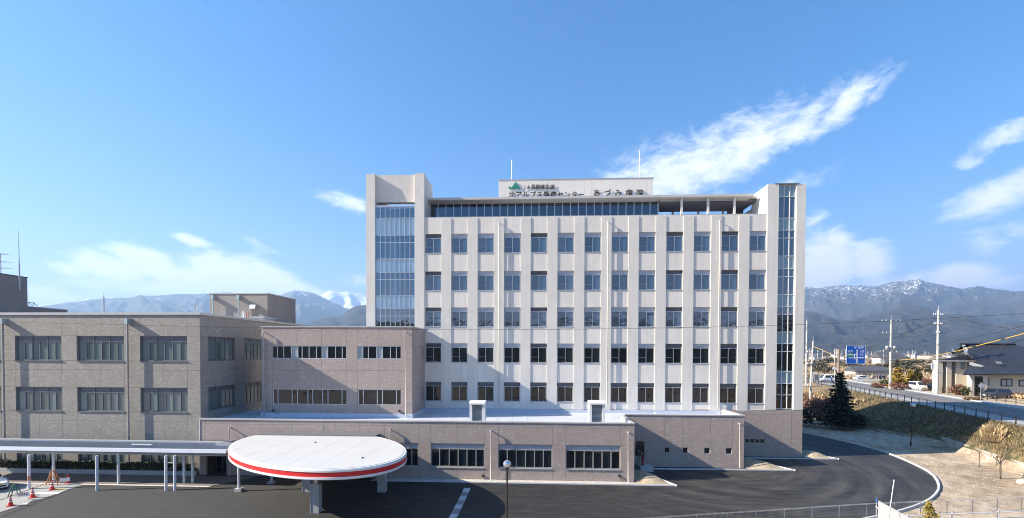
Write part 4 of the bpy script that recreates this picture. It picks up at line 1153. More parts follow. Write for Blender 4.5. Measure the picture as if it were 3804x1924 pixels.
# ================================================================== dark building far left
DB = thing('dark_brick_building', 'dark brown tiled building with stair tower and aerial at the left edge', 'building')
q_ = atY(102, 1080, 64); zt_ = atY(102, 1030, 64).z
box('stair_tower', q_.x-10, q_.x, 48, 64, 8, zt_, M['dark_brick'], DB)
box('stair_tower_coping', q_.x-10, q_.x+0.06, 47.9, 64.06, zt_, zt_+0.1, M['steel_dark'], DB)
q_ = atY(251, 1150, 70); zt_ = atY(251, 1151, 70).z
box('wing', q_.x-9, q_.x, 46, 70, 6, zt_, M['dark_brick'], DB)
box('wing_coping', q_.x-9, q_.x+0.06, 45.9, 70.06, zt_, zt_+0.12, M['coping'], DB)
q0, q1 = atY(72, 1024, 62), atY(68, 855, 62)
MB().tube([(q0.x, 62, q0.z-2), (q0.x, 62, lerp(q0.z, q1.z, 0.28))], 0.09, 8).tube([(q0.x, 62, lerp(q0.z, q1.z, 0.28)), (q1.x, 62, q1.z)], [0.06, 0.015], 6).build('lightning_rod', M['steel_grey'], DB)
hr = MB()
for px in (107, 125):
    a = atY(px, 1133, 64.5); b_ = atY(px, 1121, 64.5); hr.tube([a, b_], 0.04, 5)
hr.tube([atY(105, 1121, 64.5), atY(125, 1122, 64.5), atY(141, 1137, 64.5)], 0.04, 5).tube([atY(108, 1122, 64.5), atY(121, 1135, 64.5)], 0.04, 5)
hr.build('stair_handrail', M['steel_grey'], DB)
AE = thing('television_aerial', 'three tier television aerial on a mast at the left edge of the roof', 'aerial')
ab = atY(3, 1015, 62); at_ = atY(2, 944, 62)
MB().tube([(ab.x, 62, ab.z-2), (at_.x, 62, at_.z)], 0.05, 6).build('mast', M['steel_grey'], AE)
for py, L in ((945, 27), (970, 36), (994, 40)):
    a = atY(-20, py-1, 62); b_ = atY(L, py+1, 62)
    mb = MB().tube([a, b_], 0.03, 5)
    for k in range(7):
        u = lerp(0.1, 0.95, k/6); c_ = Vector(a).lerp(Vector(b_), u)
        mb.tube([(c_.x, c_.y-0.5, c_.z), (c_.x, c_.y+0.5, c_.z)], 0.012, 4)
    mb.build('antenna_boom', M['steel_grey'], AE)

# ================================================================== oval entrance canopy
def G(x, y): return g(y)
EC, EA, EB, EANG = Vector((-16.9, 34.77)), 8.865, 5.50, math.atan2(0.617, -0.787)
def ellipse(k=0.0, n=96, ycut=39.05):
    pts = []
    ca, sa = math.cos(EANG), math.sin(EANG)
    for i in range(n):
        t_ = 2*math.pi*i/n
        a, b = (EA-k)*math.cos(t_), (EB-k)*math.sin(t_)
        x, y = EC.x+a*ca-b*sa, EC.y+a*sa+b*ca
        pts.append((x, min(y, ycut-k)))
    return pts
CN = thing('entrance_canopy', 'large white oval entrance canopy with a red band round its rim', 'canopy')
def ell_slab(name, k, z0, z1, mat, smooth=True):
    p_ = ellipse(k); mb = MB(); n = len(p_)
    vs = [(x, y, z0) for x, y in p_] + [(x, y, z1) for x, y in p_]
    mb.add(vs, [(i, (i+1) % n, n+(i+1) % n, n+i) for i in range(n)], smooth)
    mb.add([(x, y, z0) for x, y in p_], [tuple(range(n-1, -1, -1))]); mb.add([(x, y, z1) for x, y in p_], [tuple(range(n))])
    return mb.build(name, mat, CN)
M['canopy_top'] = plain('canopy_membrane', (0.53, 0.525, 0.51), 0.6, 0, 0.035, 0.35, 0.05)
M['canopy_rim'] = plain('canopy_rim_white', (0.74, 0.74, 0.73), 0.4)
ell_slab('bottom_rim', 0.0, 3.50, 3.63, M['canopy_rim'])
ell_slab('bottom_rim', 0.05, 3.46, 3.50, M['canopy_rim'])
ell_slab('red_band', 0.05, 3.63, 3.95, M['red'])
ell_slab('top_rim', 0.0, 3.95, 4.08, M['canopy_rim'])
ell_slab('top_rim', 0.07, 4.08, 4.13, M['canopy_rim'])
ell_slab('roof_membrane', 0.22, 4.13, 4.155, M['canopy_top'])
M['canopy_seam'] = plain('canopy_seam', (0.52, 0.52, 0.515), 0.7)
for xx in (-22.3, -20.2, -18.1, -16.0, -13.9, -11.8):
    ins = [q_[1] for q_ in ellipse(0.3, 720) if abs(q_[0]-xx) < 0.08]
    if ins: box('membrane_seam', xx, xx+0.05, min(ins), max(ins), 4.155, 4.160, M['canopy_seam'], CN)
pe_ = ellipse(-0.004, 96)
for k in range(0, 96, 8):
    (xa_, ya_) = pe_[k]
    if ya_ < 38.9: box('rim_joint', xa_-0.012, xa_+0.012, ya_-0.012, ya_+0.012, 3.955, 4.075, M['canopy_seam'], CN)
chord = [p_ for p_ in ellipse(0.0) if p_[1] > 39.0]
cx0, cx1 = min(p_[0] for p_ in chord), max(p_[0] for p_ in chord)
box('wall_flashing', cx0+0.3, cx1-0.2, 38.95, YF-0.005, 3.95, 4.22, M['alu_dark'], CN)
for px, py in ((1172, 1643), (1347, 1700)):
    q = atZ(px, py, 4.16); MB().lathe([(0.07, 0), (0.07, 0.08), (0.001, 0.1)], (q.x, q.y, 4.155), 10).build('roof_drain', M['steel_dark'], CN)
def canopy_column(x, y, h, w=0.62, d=0.5, arms=True):
    c_ = MB().box(x-w/2, x+w/2, y-d/2, y+d/2, g(y)-0.05, h).build('concrete_column', M['cast_concrete'], CN)
    gm = MB()
    for sx in (-1, 1):
        gm.box(x+sx*w/2-0.06 if sx > 0 else x-w/2-0.02, x+w/2+0.02 if sx > 0 else x-w/2+0.06, y-d/2-0.025, y-d/2+0.05, g(y), 1.25)
    gm.build('corner_guard', M['steel_grey'], c_)
    MB().box(x-w/2-0.02, x+w/2-0.1, y-d/2+0.02, y+d/2-0.05, h, h+0.04).build('base_plate', M['steel_grey'], CN)
    MB().tube([(x, y, h), (x, y, h+0.5)], 0.11, 12).sphere((x, y, h+0.5), 0.115, 12, 8).build('post_head', M['white_paint'], CN)
    if arms:
        for dx, dy in ((-2.0, -0.2), (2.0, -0.1), (-1.1, 1.7), (1.1, 1.7)):
            MB().tube([(x, y, h+0.42), (x+dx, y+dy, 3.52)], 0.075, 10).build('strut', M['white_paint'], CN)
q = atZ(1168.7, 1906, 0.0); canopy_column(q.x, q.y+0.25, 2.05)
for px, py in ((1137, 1820), (1417, 1822)):
    q = atZ(px, py, 0.18); canopy_column(q.x, q.y+0.25, 2.15)
for px, py in ((888, 1816), (1010, 1790)):
    q = atZ(px, py, 0.2)
    MB().tube([(q.x, q.y, 0.2), (q.x, q.y, 3.5)], 0.10, 12).build('round_post', M['white_paint'], CN)
    MB().box(q.x-0.28, q.x+0.28, q.y-0.22, q.y+0.22, 0.05, 0.29).build('post_base', M['cast_concrete'], CN)

# ================================================================== covered walkway
WK = thing('covered_walkway', 'long grey covered walkway with white posts in front of the old building', 'walkway roof')
yw0, yw1 = 36.75, 39.75
zf = atY(400, 1676, yw0).z
xw0 = -52.0; xw1 = atY(838, 1670, yw0).x
def fasc(x0, x1):
    return MB().add([(x0, yw0, zf), (x1, yw0, zf), (x1, yw0+0.05, zf+0.24), (x0, yw0+0.05, zf+0.24), (x0, yw0+0.6, zf+0.2), (x1, yw0+0.6, zf+0.2), (x1, yw0+0.5, zf-0.02), (x0, yw0+0.5, zf-0.02)],
                    [(0,1,2,3), (3,2,5,4), (4,5,6,7), (7,6,1,0), (0,3,4,7), (1,6,5,2)])
xj = [xw0] + [atY(px, 1670, yw0).x for px in (80, 206, 335, 463, 595, 627, 710, 790)] + [xw1]
for a, b in zip(xj, xj[1:]):
    fasc(a+0.006, b-0.006).build('fascia_panel', M['fascia'] if 'fascia' in M else M.setdefault('fascia', plain('fascia_white', (0.66, 0.68, 0.72), 0.35, 0.15)), WK)
    MB().add([(a+0.006, yw0+0.02, zf-0.005), (b-0.006, yw0+0.02, zf-0.005), (b-0.006, yw0+0.55, zf-0.34), (a+0.006, yw0+0.55, zf-0.34), (a+0.006, yw0+0.6, zf-0.02), (b-0.006, yw0+0.6, zf-0.02)],
             [(0,1,2,3)[::-1], (3,2,5,4)[::-1], (0,3,4), (1,5,2), (0,4,5,1)]).build('soffit_panel', M['alu'], WK)
M['deck_blue'] = plain('ribbed_sheet', (0.24, 0.27, 0.32), 0.4, 0.3, 0.08)
mb = MB(); n = 150
vs = []
for i in range(n+1):
    x = lerp(xw0, xw1+0.2, i/n); r = 0.07 if i % 2 else 0.0
    vs += [(x, yw0+0.5, zf+0.10+r), (x, yw1-0.35, zf+0.26+r)]
mb.add(vs, [(2*i, 2*i+2, 2*i+3, 2*i+1) for i in range(n)])
mb.build('ribbed_roof', M['deck_blue'], WK)
box('back_gutter', xw0, xw1-2.2, yw1-0.4, yw1-0.05, zf+0.22, zf+0.42, M['alu'], WK)
box('soffit_board', xw0, xw1, yw0+0.5, yw1-0.1, zf-0.35, zf-0.30, M['alu'], WK)
q0 = atY(640, 1655, 39.0)
MB().prism([(xw1-2.2, 38.6), (xw1+0.6, 38.6), (xw1+0.6, 38.75), (xw1-2.05, 38.75), (xw1-1.3, YF-0.1), (xw1-1.45, YF-0.1)], zf+0.2, zf+0.5, 'z').build('roof_upstand', M['alu'], WK)
box('cleat_bar', atY(492, 1663, 38.2).x, atY(566, 1663, 38.2).x, 38.1, 38.25, zf+0.30, zf+0.38, M['white_paint'], WK)
for px, py in ((109, 1810), (361, 1815), (617, 1815), (650, 1815)):
    q = atZ(px, py, 0.14)
    MB().tube([(q.x, q.y, 0.0), (q.x, q.y, zf-0.1)], 0.105, 14).build('round_post', M['white_paint'], WK)
for px, py in ((200, 1788), (441, 1793), (684, 1790), (716, 1789)):
    q = atZ(px, py, 0.2)
    MB().tube([(q.x, q.y, 0.1), (q.x, q.y, zf-0.1)], 0.105, 14).build('round_post', M['white_paint'], WK)
q = atZ(109, 1810, 0.14)
MB().tube([(q.x, q.y, 0.75), (q.x, q.y, 1.15)], 0.112, 14).build('orange_tape', plain('orange_tape', (0.55, 0.25, 0.18), 0.5), WK)
# paving under the walkway, with pale edging, and the old concrete pavement in the corner
M['paving'] = plain('paving_block', (0.19, 0.16, 0.14), 0.9, 0, 0.18, 3.0, 0.2)  # darkened tone includes the shade under the walkway roof
M['pale_edge'] = plain('pale_edging', (0.55, 0.52, 0.48), 0.9, 0, 0.12, 2.0)
def sheet(name, poly, dz, mat, sub=1):
    mb = MB(); mb.add([(x, y, g(y)+dz) for x, y in poly], [tuple(range(len(poly)))])
    return tag(mb.build(name, mat), kind='structure')
def grid_sheet(name, x0, x1, y0, y1, dz, mat, shear=0.0):
    mb = MB(); n = 12; vs = []
    for j in range(n+1):
        y = lerp(y0, y1, j/n)
        vs += [(x0, y, g(y)+dz), (x1+shear*j/n, y, g(y)+dz)]
    mb.add(vs, [(2*j, 2*j+1, 2*j+3, 2*j+2) for j in range(n)])
    return tag(mb.build(name, mat), kind='structure')
e0 = atZ(742, 1819, 0.14)
grid_sheet('walkway_paving', -62, e0.x, 37.05, 39.62, 0.05, M['paving'], 2.6)
grid_sheet('pavement_edging', -62, e0.x, 36.85, 37.1, 0.056, M['pale_edge'], 0.15)
# corner pavement: boundary runs diagonally
p_a, p_b = atZ(0, 1902, 0.0), atZ(265, 1812, 0.10)
M['old_concrete'] = plain('old_concrete_paving', (0.33, 0.33, 0.31), 0.9, 0, 0.12, 0.6, 0.15)
mb = MB(); n = 14; vs = []
for j in range(n+1):
    y = lerp(24.5, 37.0, j/n)
    xr = p_a.x + (p_b.x-p_a.x)*(y-p_a.y)/(p_b.y-p_a.y)
    vs += [(-62, y, g(y)+0.03), (xr, y, g(y)+0.03)]
mb.add(vs, [(2*j, 2*j+1, 2*j+3, 2*j+2) for j in range(n)])
tag(mb.build('old_pavement', M['old_concrete']), kind='structure')
def patch(name, pts, dz, mat):
    w = [atZ(px, py, 0.1) for px, py in pts]
    mb = MB().add([(v.x, v.y, g(v.y)+dz) for v in w], [tuple(range(len(w)))])
    return tag(mb.build(name, mat), kind='structure')
patch('road_marking', [(127, 1830), (140, 1824), (228, 1824), (212, 1831)], 0.036, M['line_white'])
patch('road_marking', [(80, 1868), (86, 1864), (105, 1864), (98, 1869)], 0.036, M['line_white'])
patch('asphalt_patch', [(108, 1861), (122, 1853), (143, 1852), (128, 1860)], 0.036, M['asphalt'])
patch('road_marking', [(195, 1817), (206, 1809), (250, 1808), (242, 1815)], 0.036, plain('tactile_yellow', (0.45, 0.36, 0.16), 0.8, 0, 0.1))
# planting bed with clipped hedge
BK = thing('planter_kerb', 'low grey concrete planter wall in front of the dark hedge', 'planter')
for i in range(12):
    a = lerp(-52, atY(742, 1770, 40.1).x, i/12); b = lerp(-52, atY(742, 1770, 40.1).x, (i+1)/12)
    box('kerb_stone', a+0.006, b-0.006, 39.6, 39.78, 0.2, 0.66, M['cast_concrete'], BK)

# ================================================================== foliage
def leaf_mat(name, c0, c1, rough=0.7, trans=0.0):
    t = NT(name).set(rough=rough)
    gi = t.new('ShaderNodeNewGeometry')
    t.color(t.ramp(gi.outputs['Random Per Island'], [(0.0, c0), (1.0, c1)]))
    return t.m
rnd = random.Random(11)
def leaves(pts, size, mb=None, squash=1.0, jitter=0.4, droop=0.0, long=1.6):
    """a small folded leaf quad at every point"""
    mb = mb or MB()
    for p_ in pts:
        a = rnd.uniform(0, 2*math.pi); el = rnd.uniform(-0.9, 0.9)-droop
        d = Vector((math.cos(a)*math.cos(el), math.sin(a)*math.cos(el), math.sin(el)*squash))
        s_ = size*rnd.uniform(1-jitter, 1+jitter)
        w = d.cross(Vector((rnd.uniform(-1,1), rnd.uniform(-1,1), rnd.uniform(-1,1))))
        if w.length < 1e-3: continue
        w = w.normalized()*s_*0.5
        p_ = Vector(p_)
        mb.add([p_-w*0.4, p_+d*s_*long*0.5-w, p_+d*s_*long, p_+d*s_*long*0.5+w], [(0, 1, 2, 3)])
    return mb
def clump_pts(c, r, n, sc=(1,1,1), shell=0.55):
    out = []
    for _ in range(n):
        v = Vector((rnd.gauss(0,1), rnd.gauss(0,1), rnd.gauss(0,1))).normalized()*r*(shell+(1-shell)*rnd.random()**0.6)
        out.append((c[0]+v.x*sc[0], c[1]+v.y*sc[1], c[2]+v.z*sc[2]))
    return out
L = {}
L['hedge'] = leaf_mat('hedge_leaf', (0.018, 0.028, 0.010), (0.05, 0.06, 0.022))
L['spruce'] = leaf_mat('spruce_needle', (0.010, 0.018, 0.014), (0.03, 0.045, 0.03))
L['golden'] = leaf_mat('golden_needle', (0.10, 0.075, 0.012), (0.42, 0.27, 0.04))
L['dkcon'] = leaf_mat('dark_conifer', (0.025, 0.03, 0.012), (0.12, 0.10, 0.03))
L['russet'] = leaf_mat('russet_twig', (0.10, 0.045, 0.03), (0.24, 0.12, 0.08))
L['brown'] = leaf_mat('dead_bush', (0.09, 0.055, 0.03), (0.26, 0.16, 0.09))
L['straw'] = leaf_mat('straw', (0.32, 0.22, 0.11), (0.62, 0.47, 0.27))
L['grass'] = leaf_mat('bank_grass', (0.045, 0.04, 0.018), (0.30, 0.225, 0.12))
L['nandina'] = leaf_mat('yellow_shrub_leaf', (0.045, 0.06, 0.012), (0.46, 0.33, 0.05))
L['reed'] = leaf_mat('plain_reed', (0.20, 0.145, 0.095), (0.40, 0.30, 0.19))
L['green'] = leaf_mat('green_shrub', (0.04, 0.06, 0.02), (0.12, 0.13, 0.05))
L['far'] = leaf_mat('far_tree', (0.03, 0.035, 0.02), (0.10, 0.085, 0.05))
# hedge
xh1 = atY(728, 1770, 40.6).x
pts = []
for k in range(9000):
    x = rnd.uniform(-52, xh1); y = rnd.uniform(39.8, 40.7)
    top = 1.12+0.14*noise.noise(Vector((x*0.7, y, 0)))
    z = rnd.uniform(0.35, top) if rnd.random() < 0.45 else top-abs(rnd.gauss(0, 0.07))
    pts.append((x, y, z))
o = leaves(pts, 0.10).build('hedge', L['hedge']); tag(o, 'long dark clipped hedge under the windows behind the walkway', 'hedge')
# air conditioner outside the window behind the posts
ac = thing('air_conditioner', 'white outdoor air conditioner unit below a ground floor window', 'air conditioner')
q = atY(632, 1729, 40.4)
box('casing', q.x-0.30, q.x+0.30, 40.3, 40.6, q.z-0.28, q.z+0.28, M['white_paint'], ac)
MB().lathe([(0.2, 0.0), (0.2, 0.03), (0.001, 0.035)], (0, 0, 0), 16).build('fan_grille', M['alu_dark'], ac)
ac.children[-1].location = (q.x-0.08, 40.3, q.z); ac.children[-1].rotation_euler = (math.pi/2, 0, 0)

def conifer(name, label, base, h, r, mat, cat='tree', tiers=16, size=0.2, dens=1.0, lean=0.0, trunk_r=0.1, bare=0.08, group=None):
    o = thing(name, label, cat, base, group=group)
    MB().tube([(0,0,-0.2), (0,0,h*0.5), (0,0,h*0.97)], [trunk_r, trunk_r*0.6, 0.015], 8).build('trunk', M['bark'], o)
    mb = MB(); tw = MB()
    for k in range(tiers):
        u = bare + (1-bare)*(k/tiers); z = h*u
        rr = r*(1-u)**0.8*(0.85+0.3*rnd.random()); nb = max(4, int(9*(1-u)+4))
        for b in range(nb):
            a = 2*math.pi*b/nb+rnd.random()*0.8; L_ = rr*rnd.uniform(0.5, 1.28)
            tip = Vector((math.cos(a)*L_, math.sin(a)*L_, z-L_*0.12+rnd.uniform(-0.1, 0.15)))
            tw.tube([(0,0,z+0.05), tip], [0.02, 0.004], 4, cap=False)
            pts = []
            for _ in range(int(dens*(6+22*L_/max(r, 0.1)))):
                v = rnd.random()**0.7; q = Vector((0,0,z)).lerp(tip, v)
                s_ = 0.10+0.16*L_*(1-v)
                pts.append((q.x+rnd.gauss(0, s_*0.6), q.y+rnd.gauss(0, s_*0.6), q.z-abs(rnd.gauss(0, s_*0.4))+0.03))
            leaves(pts, size, mb, 0.5, 0.4, 0.25, 2.0)
    tw.build('branches', M['bark'], o)
    mb.build('crown', mat, o)
    return o
def shrub(name, label, base, r, h, mat, n=500, size=0.12, cat='shrub', group=None, stems=7, sc=1.0):
    o = thing(name, label, cat, base, group=group)
    tw = MB(); mb = MB()
    for k in range(stems):
        a = rnd.random()*2*math.pi; L_ = rnd.uniform(0.3, 0.9)*r
        tip = (math.cos(a)*L_, math.sin(a)*L_, h*rnd.uniform(0.6, 1.0))
        tw.tube([(rnd.gauss(0, r*0.1), rnd.gauss(0, r*0.1), -0.1), tip], [0.03, 0.006], 4, cap=False)
        c_ = (tip[0], tip[1], tip[2]*0.72)
        leaves(clump_pts(c_, r*0.45, n//stems, (1, 1, 0.9*h/max(r, 0.1)*0.7), 0.3), size, mb)
    leaves(clump_pts((0, 0, h*0.4), r*0.7, n//3, (1, 1, h/r*0.5), 0.4), size, mb)
    tw.build('stems', M['bark'], o); mb.build('foliage', mat, o)
    return o
def bare_tree(name, label, base, h, seed, trunk=0.09):
    rr = random.Random(seed)
    o = thing(name, label, 'tree', base)
    br = MB(); trk = MB()
    trk.tube([(0,0,-0.2), (0.03,0.02,h*0.18), (-0.02,0,h*0.36)], [trunk, trunk*0.85, trunk*0.7], 8)
    def grow(p_, d, L_, r, lev):
        q = p_+d*L_; m_ = p_.lerp(q, 0.5)+Vector((rr.gauss(0, L_*0.05), rr.gauss(0, L_*0.05), 0))
        br.tube([p_, m_, q], [r, r*0.8, r*0.55], 5 if lev < 3 else 3, cap=False)
        if lev >= 4: return
        for _ in range(3 if lev < 2 else rr.choice((2, 3))):
            nd = (d+Vector((rr.gauss(0, 0.55), rr.gauss(0, 0.55), rr.gauss(0.12, 0.35)))).normalized()
            grow(p_.lerp(q, rr.uniform(0.55, 1.0)), nd, L_*rr.uniform(0.6, 0.85), r*0.58, lev+1)
    for k in range(5):
        a = 2*math.pi*k/5+rr.random()
        grow(Vector((-0.02, 0, h*(0.30+0.02*k))), Vector((math.cos(a)*0.75, math.sin(a)*0.75, 0.9)).normalized(), h*0.24, trunk*0.42, 1)
    trk.build('trunk', M['bark'], o); br.build('branches', plain('twig', (0.12, 0.09, 0.07), 0.9), o)
    return o
def gpt(px, py):
    """first point where a pixel's ray meets the terrain"""
    d = ray(px, py)
    lo = 20.0; prev = lo
    t_ = 20.0
    while t_ < 400:
        q = CAM + d*(t_/d.y)
        if q.z <= ground_z(q.x, q.y): break
        prev = t_; t_ += 0.25
    q = CAM + d*(t_/d.y); q.z = ground_z(q.x, q.y); return q
# big dark spruce at the foot of the bank
b_ = Vector((45.5, 66.0, 0)); px_b = None
cy_ = 66.0; cxx = atY(3122, 1400, cy_).x
conifer('spruce_tree', 'big dark spruce beside the driveway below the blue road sign', (cxx, cy_, 0.9), atY(3122, 1378, cy_).z-0.9, 2.5, L['spruce'], tiers=22, size=0.22, dens=1.8, trunk_r=0.17, bare=0.1)
shrub('dark_bush', 'dark shaded bush left of the big spruce', (cxx-3.6, 68.5, 0.9), 2.4, 3.2, L['spruce'], 1500, 0.2)
shrub('dark_bush', 'dark shaded bush right of the big spruce at its foot', (cxx+2.6, 66.8, 1.2), 2.0, 1.9, L['spruce'], 1500, 0.2)
# russet scrub and pale reeds left of the spruce
q = atY(3040, 1470, 74); shrub('russet_bush', 'russet brown leafless bush between the pale pole and the spruce', (q.x, 74, 1.4), 2.6, 3.3, L['russet'], 2200, 0.16, stems=14)
q = atY(2995, 1480, 78); shrub('russet_bush', 'brown bush half hidden by the hospital corner', (q.x+0.6, 78, 1.6), 2.4, 3.6, L['brown'], 1800, 0.16, stems=12)
q = atY(3190, 1440, 80); shrub('straw_bush', 'dry straw coloured bush on the bank right of the spruce', (q.x, 79, 2.6), 1.8, 1.3, L['straw'], 900, 0.16)
def reeds(name, label, base, r, h, n, mat=None, cat='grass clump'):
    mb = MB()
    for _ in range(n):
        a = rnd.random()*2*math.pi; d = r*math.sqrt(rnd.random())*0.75; a2 = a+rnd.gauss(0, 0.7)
        x, y = math.cos(a)*d, math.sin(a)*d; hh = h*rnd.uniform(0.25, 1.05)*(1-0.45*d/r)
        ln = abs(rnd.gauss(0.18, 0.16)); dx_, dy_ = math.cos(a2)*hh*ln, math.sin(a2)*hh*ln; w = rnd.uniform(0.012, 0.028)
        mb.add([(x-w, y, 0), (x+w, y, 0), (x+dx_*0.45+w, y+dy_*0.45, hh*0.68), (x+dx_*1.15, y+dy_*1.15, hh*(1-ln*0.35)), (x+dx_*0.45-w, y+dy_*0.45, hh*0.68)], [(0, 1, 2, 3, 4)])
    o = mb.build(name, mat or L['straw']); o.location = base; tag(o, label, cat); return o
q = atY(3570, 1600, 52.5)
reeds('pampas_clump', 'tall straw coloured pampas clump on the bank above the retaining wall', (47.9, 49.6, ground_z(47.9, 49.6)-0.1), 1.3, 2.1, 2600)
reeds('reed_clump', 'pale dry reeds beside the utility poles behind the hospital corner', (atY(3010, 1430, 86).x, 86, 2.6), 3.0, 2.6, 900)
# grass on the bank: uncountable
mb = MB()
for _ in range(24000):
    Y = rnd.uniform(36, 100); xt, xf = x_toe(Y), x_fence(Y)
    x = rnd.uniform(xt+0.35, xf+0.2)
    z = ground_z(x, Y)-0.03; hh = rnd.uniform(0.10, 0.34)*(1.2 if Y < 60 else 1.5); a = rnd.random()*6.283; w = 0.03
    ln = rnd.uniform(0.1, 0.6)*hh
    mb.add([(x-w*math.cos(a), Y-w*math.sin(a), z), (x+w*math.cos(a), Y+w*math.sin(a), z), (x+ln*math.sin(a), Y-ln*math.cos(a), z+hh)], [(0, 1, 2)])
tag(mb.build('bank_grass', L['grass']), 'dry and green grass on the bank below the road', 'grass', kind='stuff')
# bare young trees on the sandy lot
q = gpt(3637, 1732); bare_tree('bare_tree', 'thinner leafless young tree close to the retaining wall', q, 3.9, 5, 0.05)
q = gpt(3716, 1778); bare_tree('bare_tree', 'leafless young tree with a forked trunk on the sandy lot', q, 3.9, 9, 0.085)
# stones scattered on the lot
q = gpt(3792, 1797)
MB().sphere((0,0,0), 0.45, 10, 7, (1.1, 0.8, 0.62)).build('boulder', M['sandy_soil']); o = bpy.context.scene.objects['boulder']; o.location = (q.x+0.2, q.y, q.z+0.12)
tag(o, 'pale rounded boulder at the right edge of the sandy lot', 'rock'); o.data.materials[0] = plain('pale_rock', (0.5, 0.45, 0.38), 0.9, 0, 0.2, 3, 0.3)
mb = MB()
for _ in range(420):
    Y = rnd.uniform(31, 56); xr = interp(kc, Y)
    x = xr+0.3+abs(rnd.gauss(0, 4.5)); 
    if x > x_toe(Y)-0.3: continue
    s_ = rnd.uniform(0.012, 0.04); z = ground_z(x, Y)-0.02
    mb.add([(x-s_, Y-s_*0.7, z), (x+s_, Y-s_, z), (x+s_*0.8, Y+s_, z), (x-s_, Y+s_, z), (x, Y, z+s_*1.1)], [(0,1,4),(1,2,4),(2,3,4),(3,0,4)])
tag(mb.build('loose_stones', plain('loose_stone', (0.55, 0.51, 0.45), 0.9, 0, 0.2, 8)), 'small loose stones on the sandy lot', 'stones', kind='stuff')

# ================================================================== yard furniture
def globe_lamp(label, x, y, z0, ztop, r=0.24, lean=0.0):
    o = thing('globe_lamp', label, 'lamp', (x, y, z0)); h = ztop-z0
    MB().tube([(lean, 0, 0), (lean*0.5, 0, h*0.5), (0, 0, h-r)], 0.048, 10).build('post', M['steel_dark'], o)
    MB().lathe([(0.09, 0.0), (0.09, 0.5), (0.05, 0.56)], (lean, 0, 0), 12).build('base_sleeve', M['steel_dark'], o)
    MB().lathe([(0.06, 0.0), (0.075, 0.04), (0.075, 0.1), (0.05, 0.13)], (0, 0, h*0.52), 12).build('collar', M['steel_dark'], o)
    MB().lathe([(0.05, 0.0), (0.11, 0.05), (0.13, 0.10)], (0, 0, h-2*r-0.06), 14).build('globe_seat', M['steel_dark'], o)
    t = bpy.data.materials.get('lamp_globe')
    if t is None:
        n_ = NT('lamp_globe').set(rough=0.04, ior=1.9); n_.color((0.55, 0.58, 0.62)); n_.b.inputs['Metallic'].default_value = 0.75; t = n_.m
    MB().sphere((0, 0, h-r), r, 24, 16).build('globe', t, o)
    return o
yl = 25.0; q = atY(1884, 1707, yl); globe_lamp('globe street lamp on a dark post in front of the low tiled block', q.x, yl, 0.0, q.z, 0.225)
q = gpt(3383, 1655); tp = atY(3392, 1494, q.y); globe_lamp('globe street lamp on a dark post beside the shaded driveway bank', tp.x, q.y, q.z-0.05, tp.z, 0.28, q.x-tp.x)

dr = thing('drain_channel', 'pale grated drain channel running across the black asphalt', 'drain')
a0, a1 = atZ(1736, 1808, 0.2), atZ(1660, 1965, 0.0)
n = 9
for i in range(n):
    u0, u1 = i/n, (i+1)/n
    p_, q = Vector(a0).lerp(Vector(a1), u0), Vector(a0).lerp(Vector(a1), u1)
    z0, z1 = g(p_.y)+0.02, g(q.y)+0.02; w = 0.27
    p_.y -= 0.01; q.y += 0.01
    if i % 2:
        mb = MB(); bars = 7
        for b in range(bars):
            xo = lerp(-w, w-0.035, b/(bars-1))
            mb.add([(p_.x+xo, p_.y, z0), (p_.x+xo+0.05, p_.y, z0), (q.x+xo+0.05, q.y, z1), (q.x+xo, q.y, z1), (p_.x+xo, p_.y, z0-0.05), (q.x+xo, q.y, z1-0.05)], [(0,3,2,1), (0,4,5,3)])
        for b in range(12):
            r_ = p_.lerp(q, b/11); mb.box(r_.x-w, r_.x+w, r_.y-0.02, r_.y+0.02, g(r_.y)-0.02, g(r_.y)+0.016)
        mb.build('grate', M['grate'], dr)
    else:
        MB().add([(p_.x-w, p_.y, z0), (p_.x+w, p_.y, z0), (q.x+w, q.y, z1), (q.x-w, q.y, z1)], [(0,3,2,1)]).build('cover_slab', M['kerb'], dr)

def cone(px, py, label, bands=True, h=0.72):
    q = atZ(px, py, 0.06); z = g(q.y)+0.03
    o = thing('traffic_cone', label, 'traffic cone', (q.x, q.y, z), rnd.random(), group='traffic cones in the corner')
    MB().box(-0.19, 0.19, -0.19, 0.19, 0, 0.04).build('base', M['cone_red'] if bands else M['cone_red'], o)
    MB().lathe([(0.15, 0.04), (0.035, h), (0.03, h+0.03), (0.001, h+0.03)], (0,0,0), 16).build('cone_body', M['cone_red'], o)
    MB().sphere((0, 0, h+0.05), 0.045, 8, 6).build('knob', M['cone_red'], o)
    if bands:
        for a, b in ((0.30, 0.38), (0.48, 0.55), (0.63, 0.68)):
            ra, rb = (lerp(0.15, 0.035, (v-0.04)/(h-0.04))+0.004 for v in (a, b))
            MB().lathe([(ra, a), (rb, b)], (0,0,0), 16).build('white_band', M['white_band'], o)
    return o, q
c1_, cq1 = cone(39, 1876, 'red and white striped traffic cone nearest the left edge')
c2_, cq2 = cone(121, 1845, 'red and white striped traffic cone in the middle of the diagonal row')
c3_, cq3 = cone(194, 1817, 'red and white striped traffic cone by the pale paving edge')
c4_, cq4 = cone(253, 1795, 'plain dark red traffic cone in the shade of the walkway', False)
bar = thing('barrier_bar', 'yellow and black striped bar laid across the traffic cones', 'barrier')
mY = plain('bar_yellow', (0.55, 0.33, 0.03), 0.5)
def striped(P_, Q_, n):
    for i in range(n):
        a, b = P_.lerp(Q_, i/n), P_.lerp(Q_, (i+1)/n)
        MB().tube([a, b], 0.022, 6).build('bar_stripe', mY if i % 2 else M['rubber'], bar)
top = lambda q: Vector((q.x, q.y, g(q.y)+0.74))
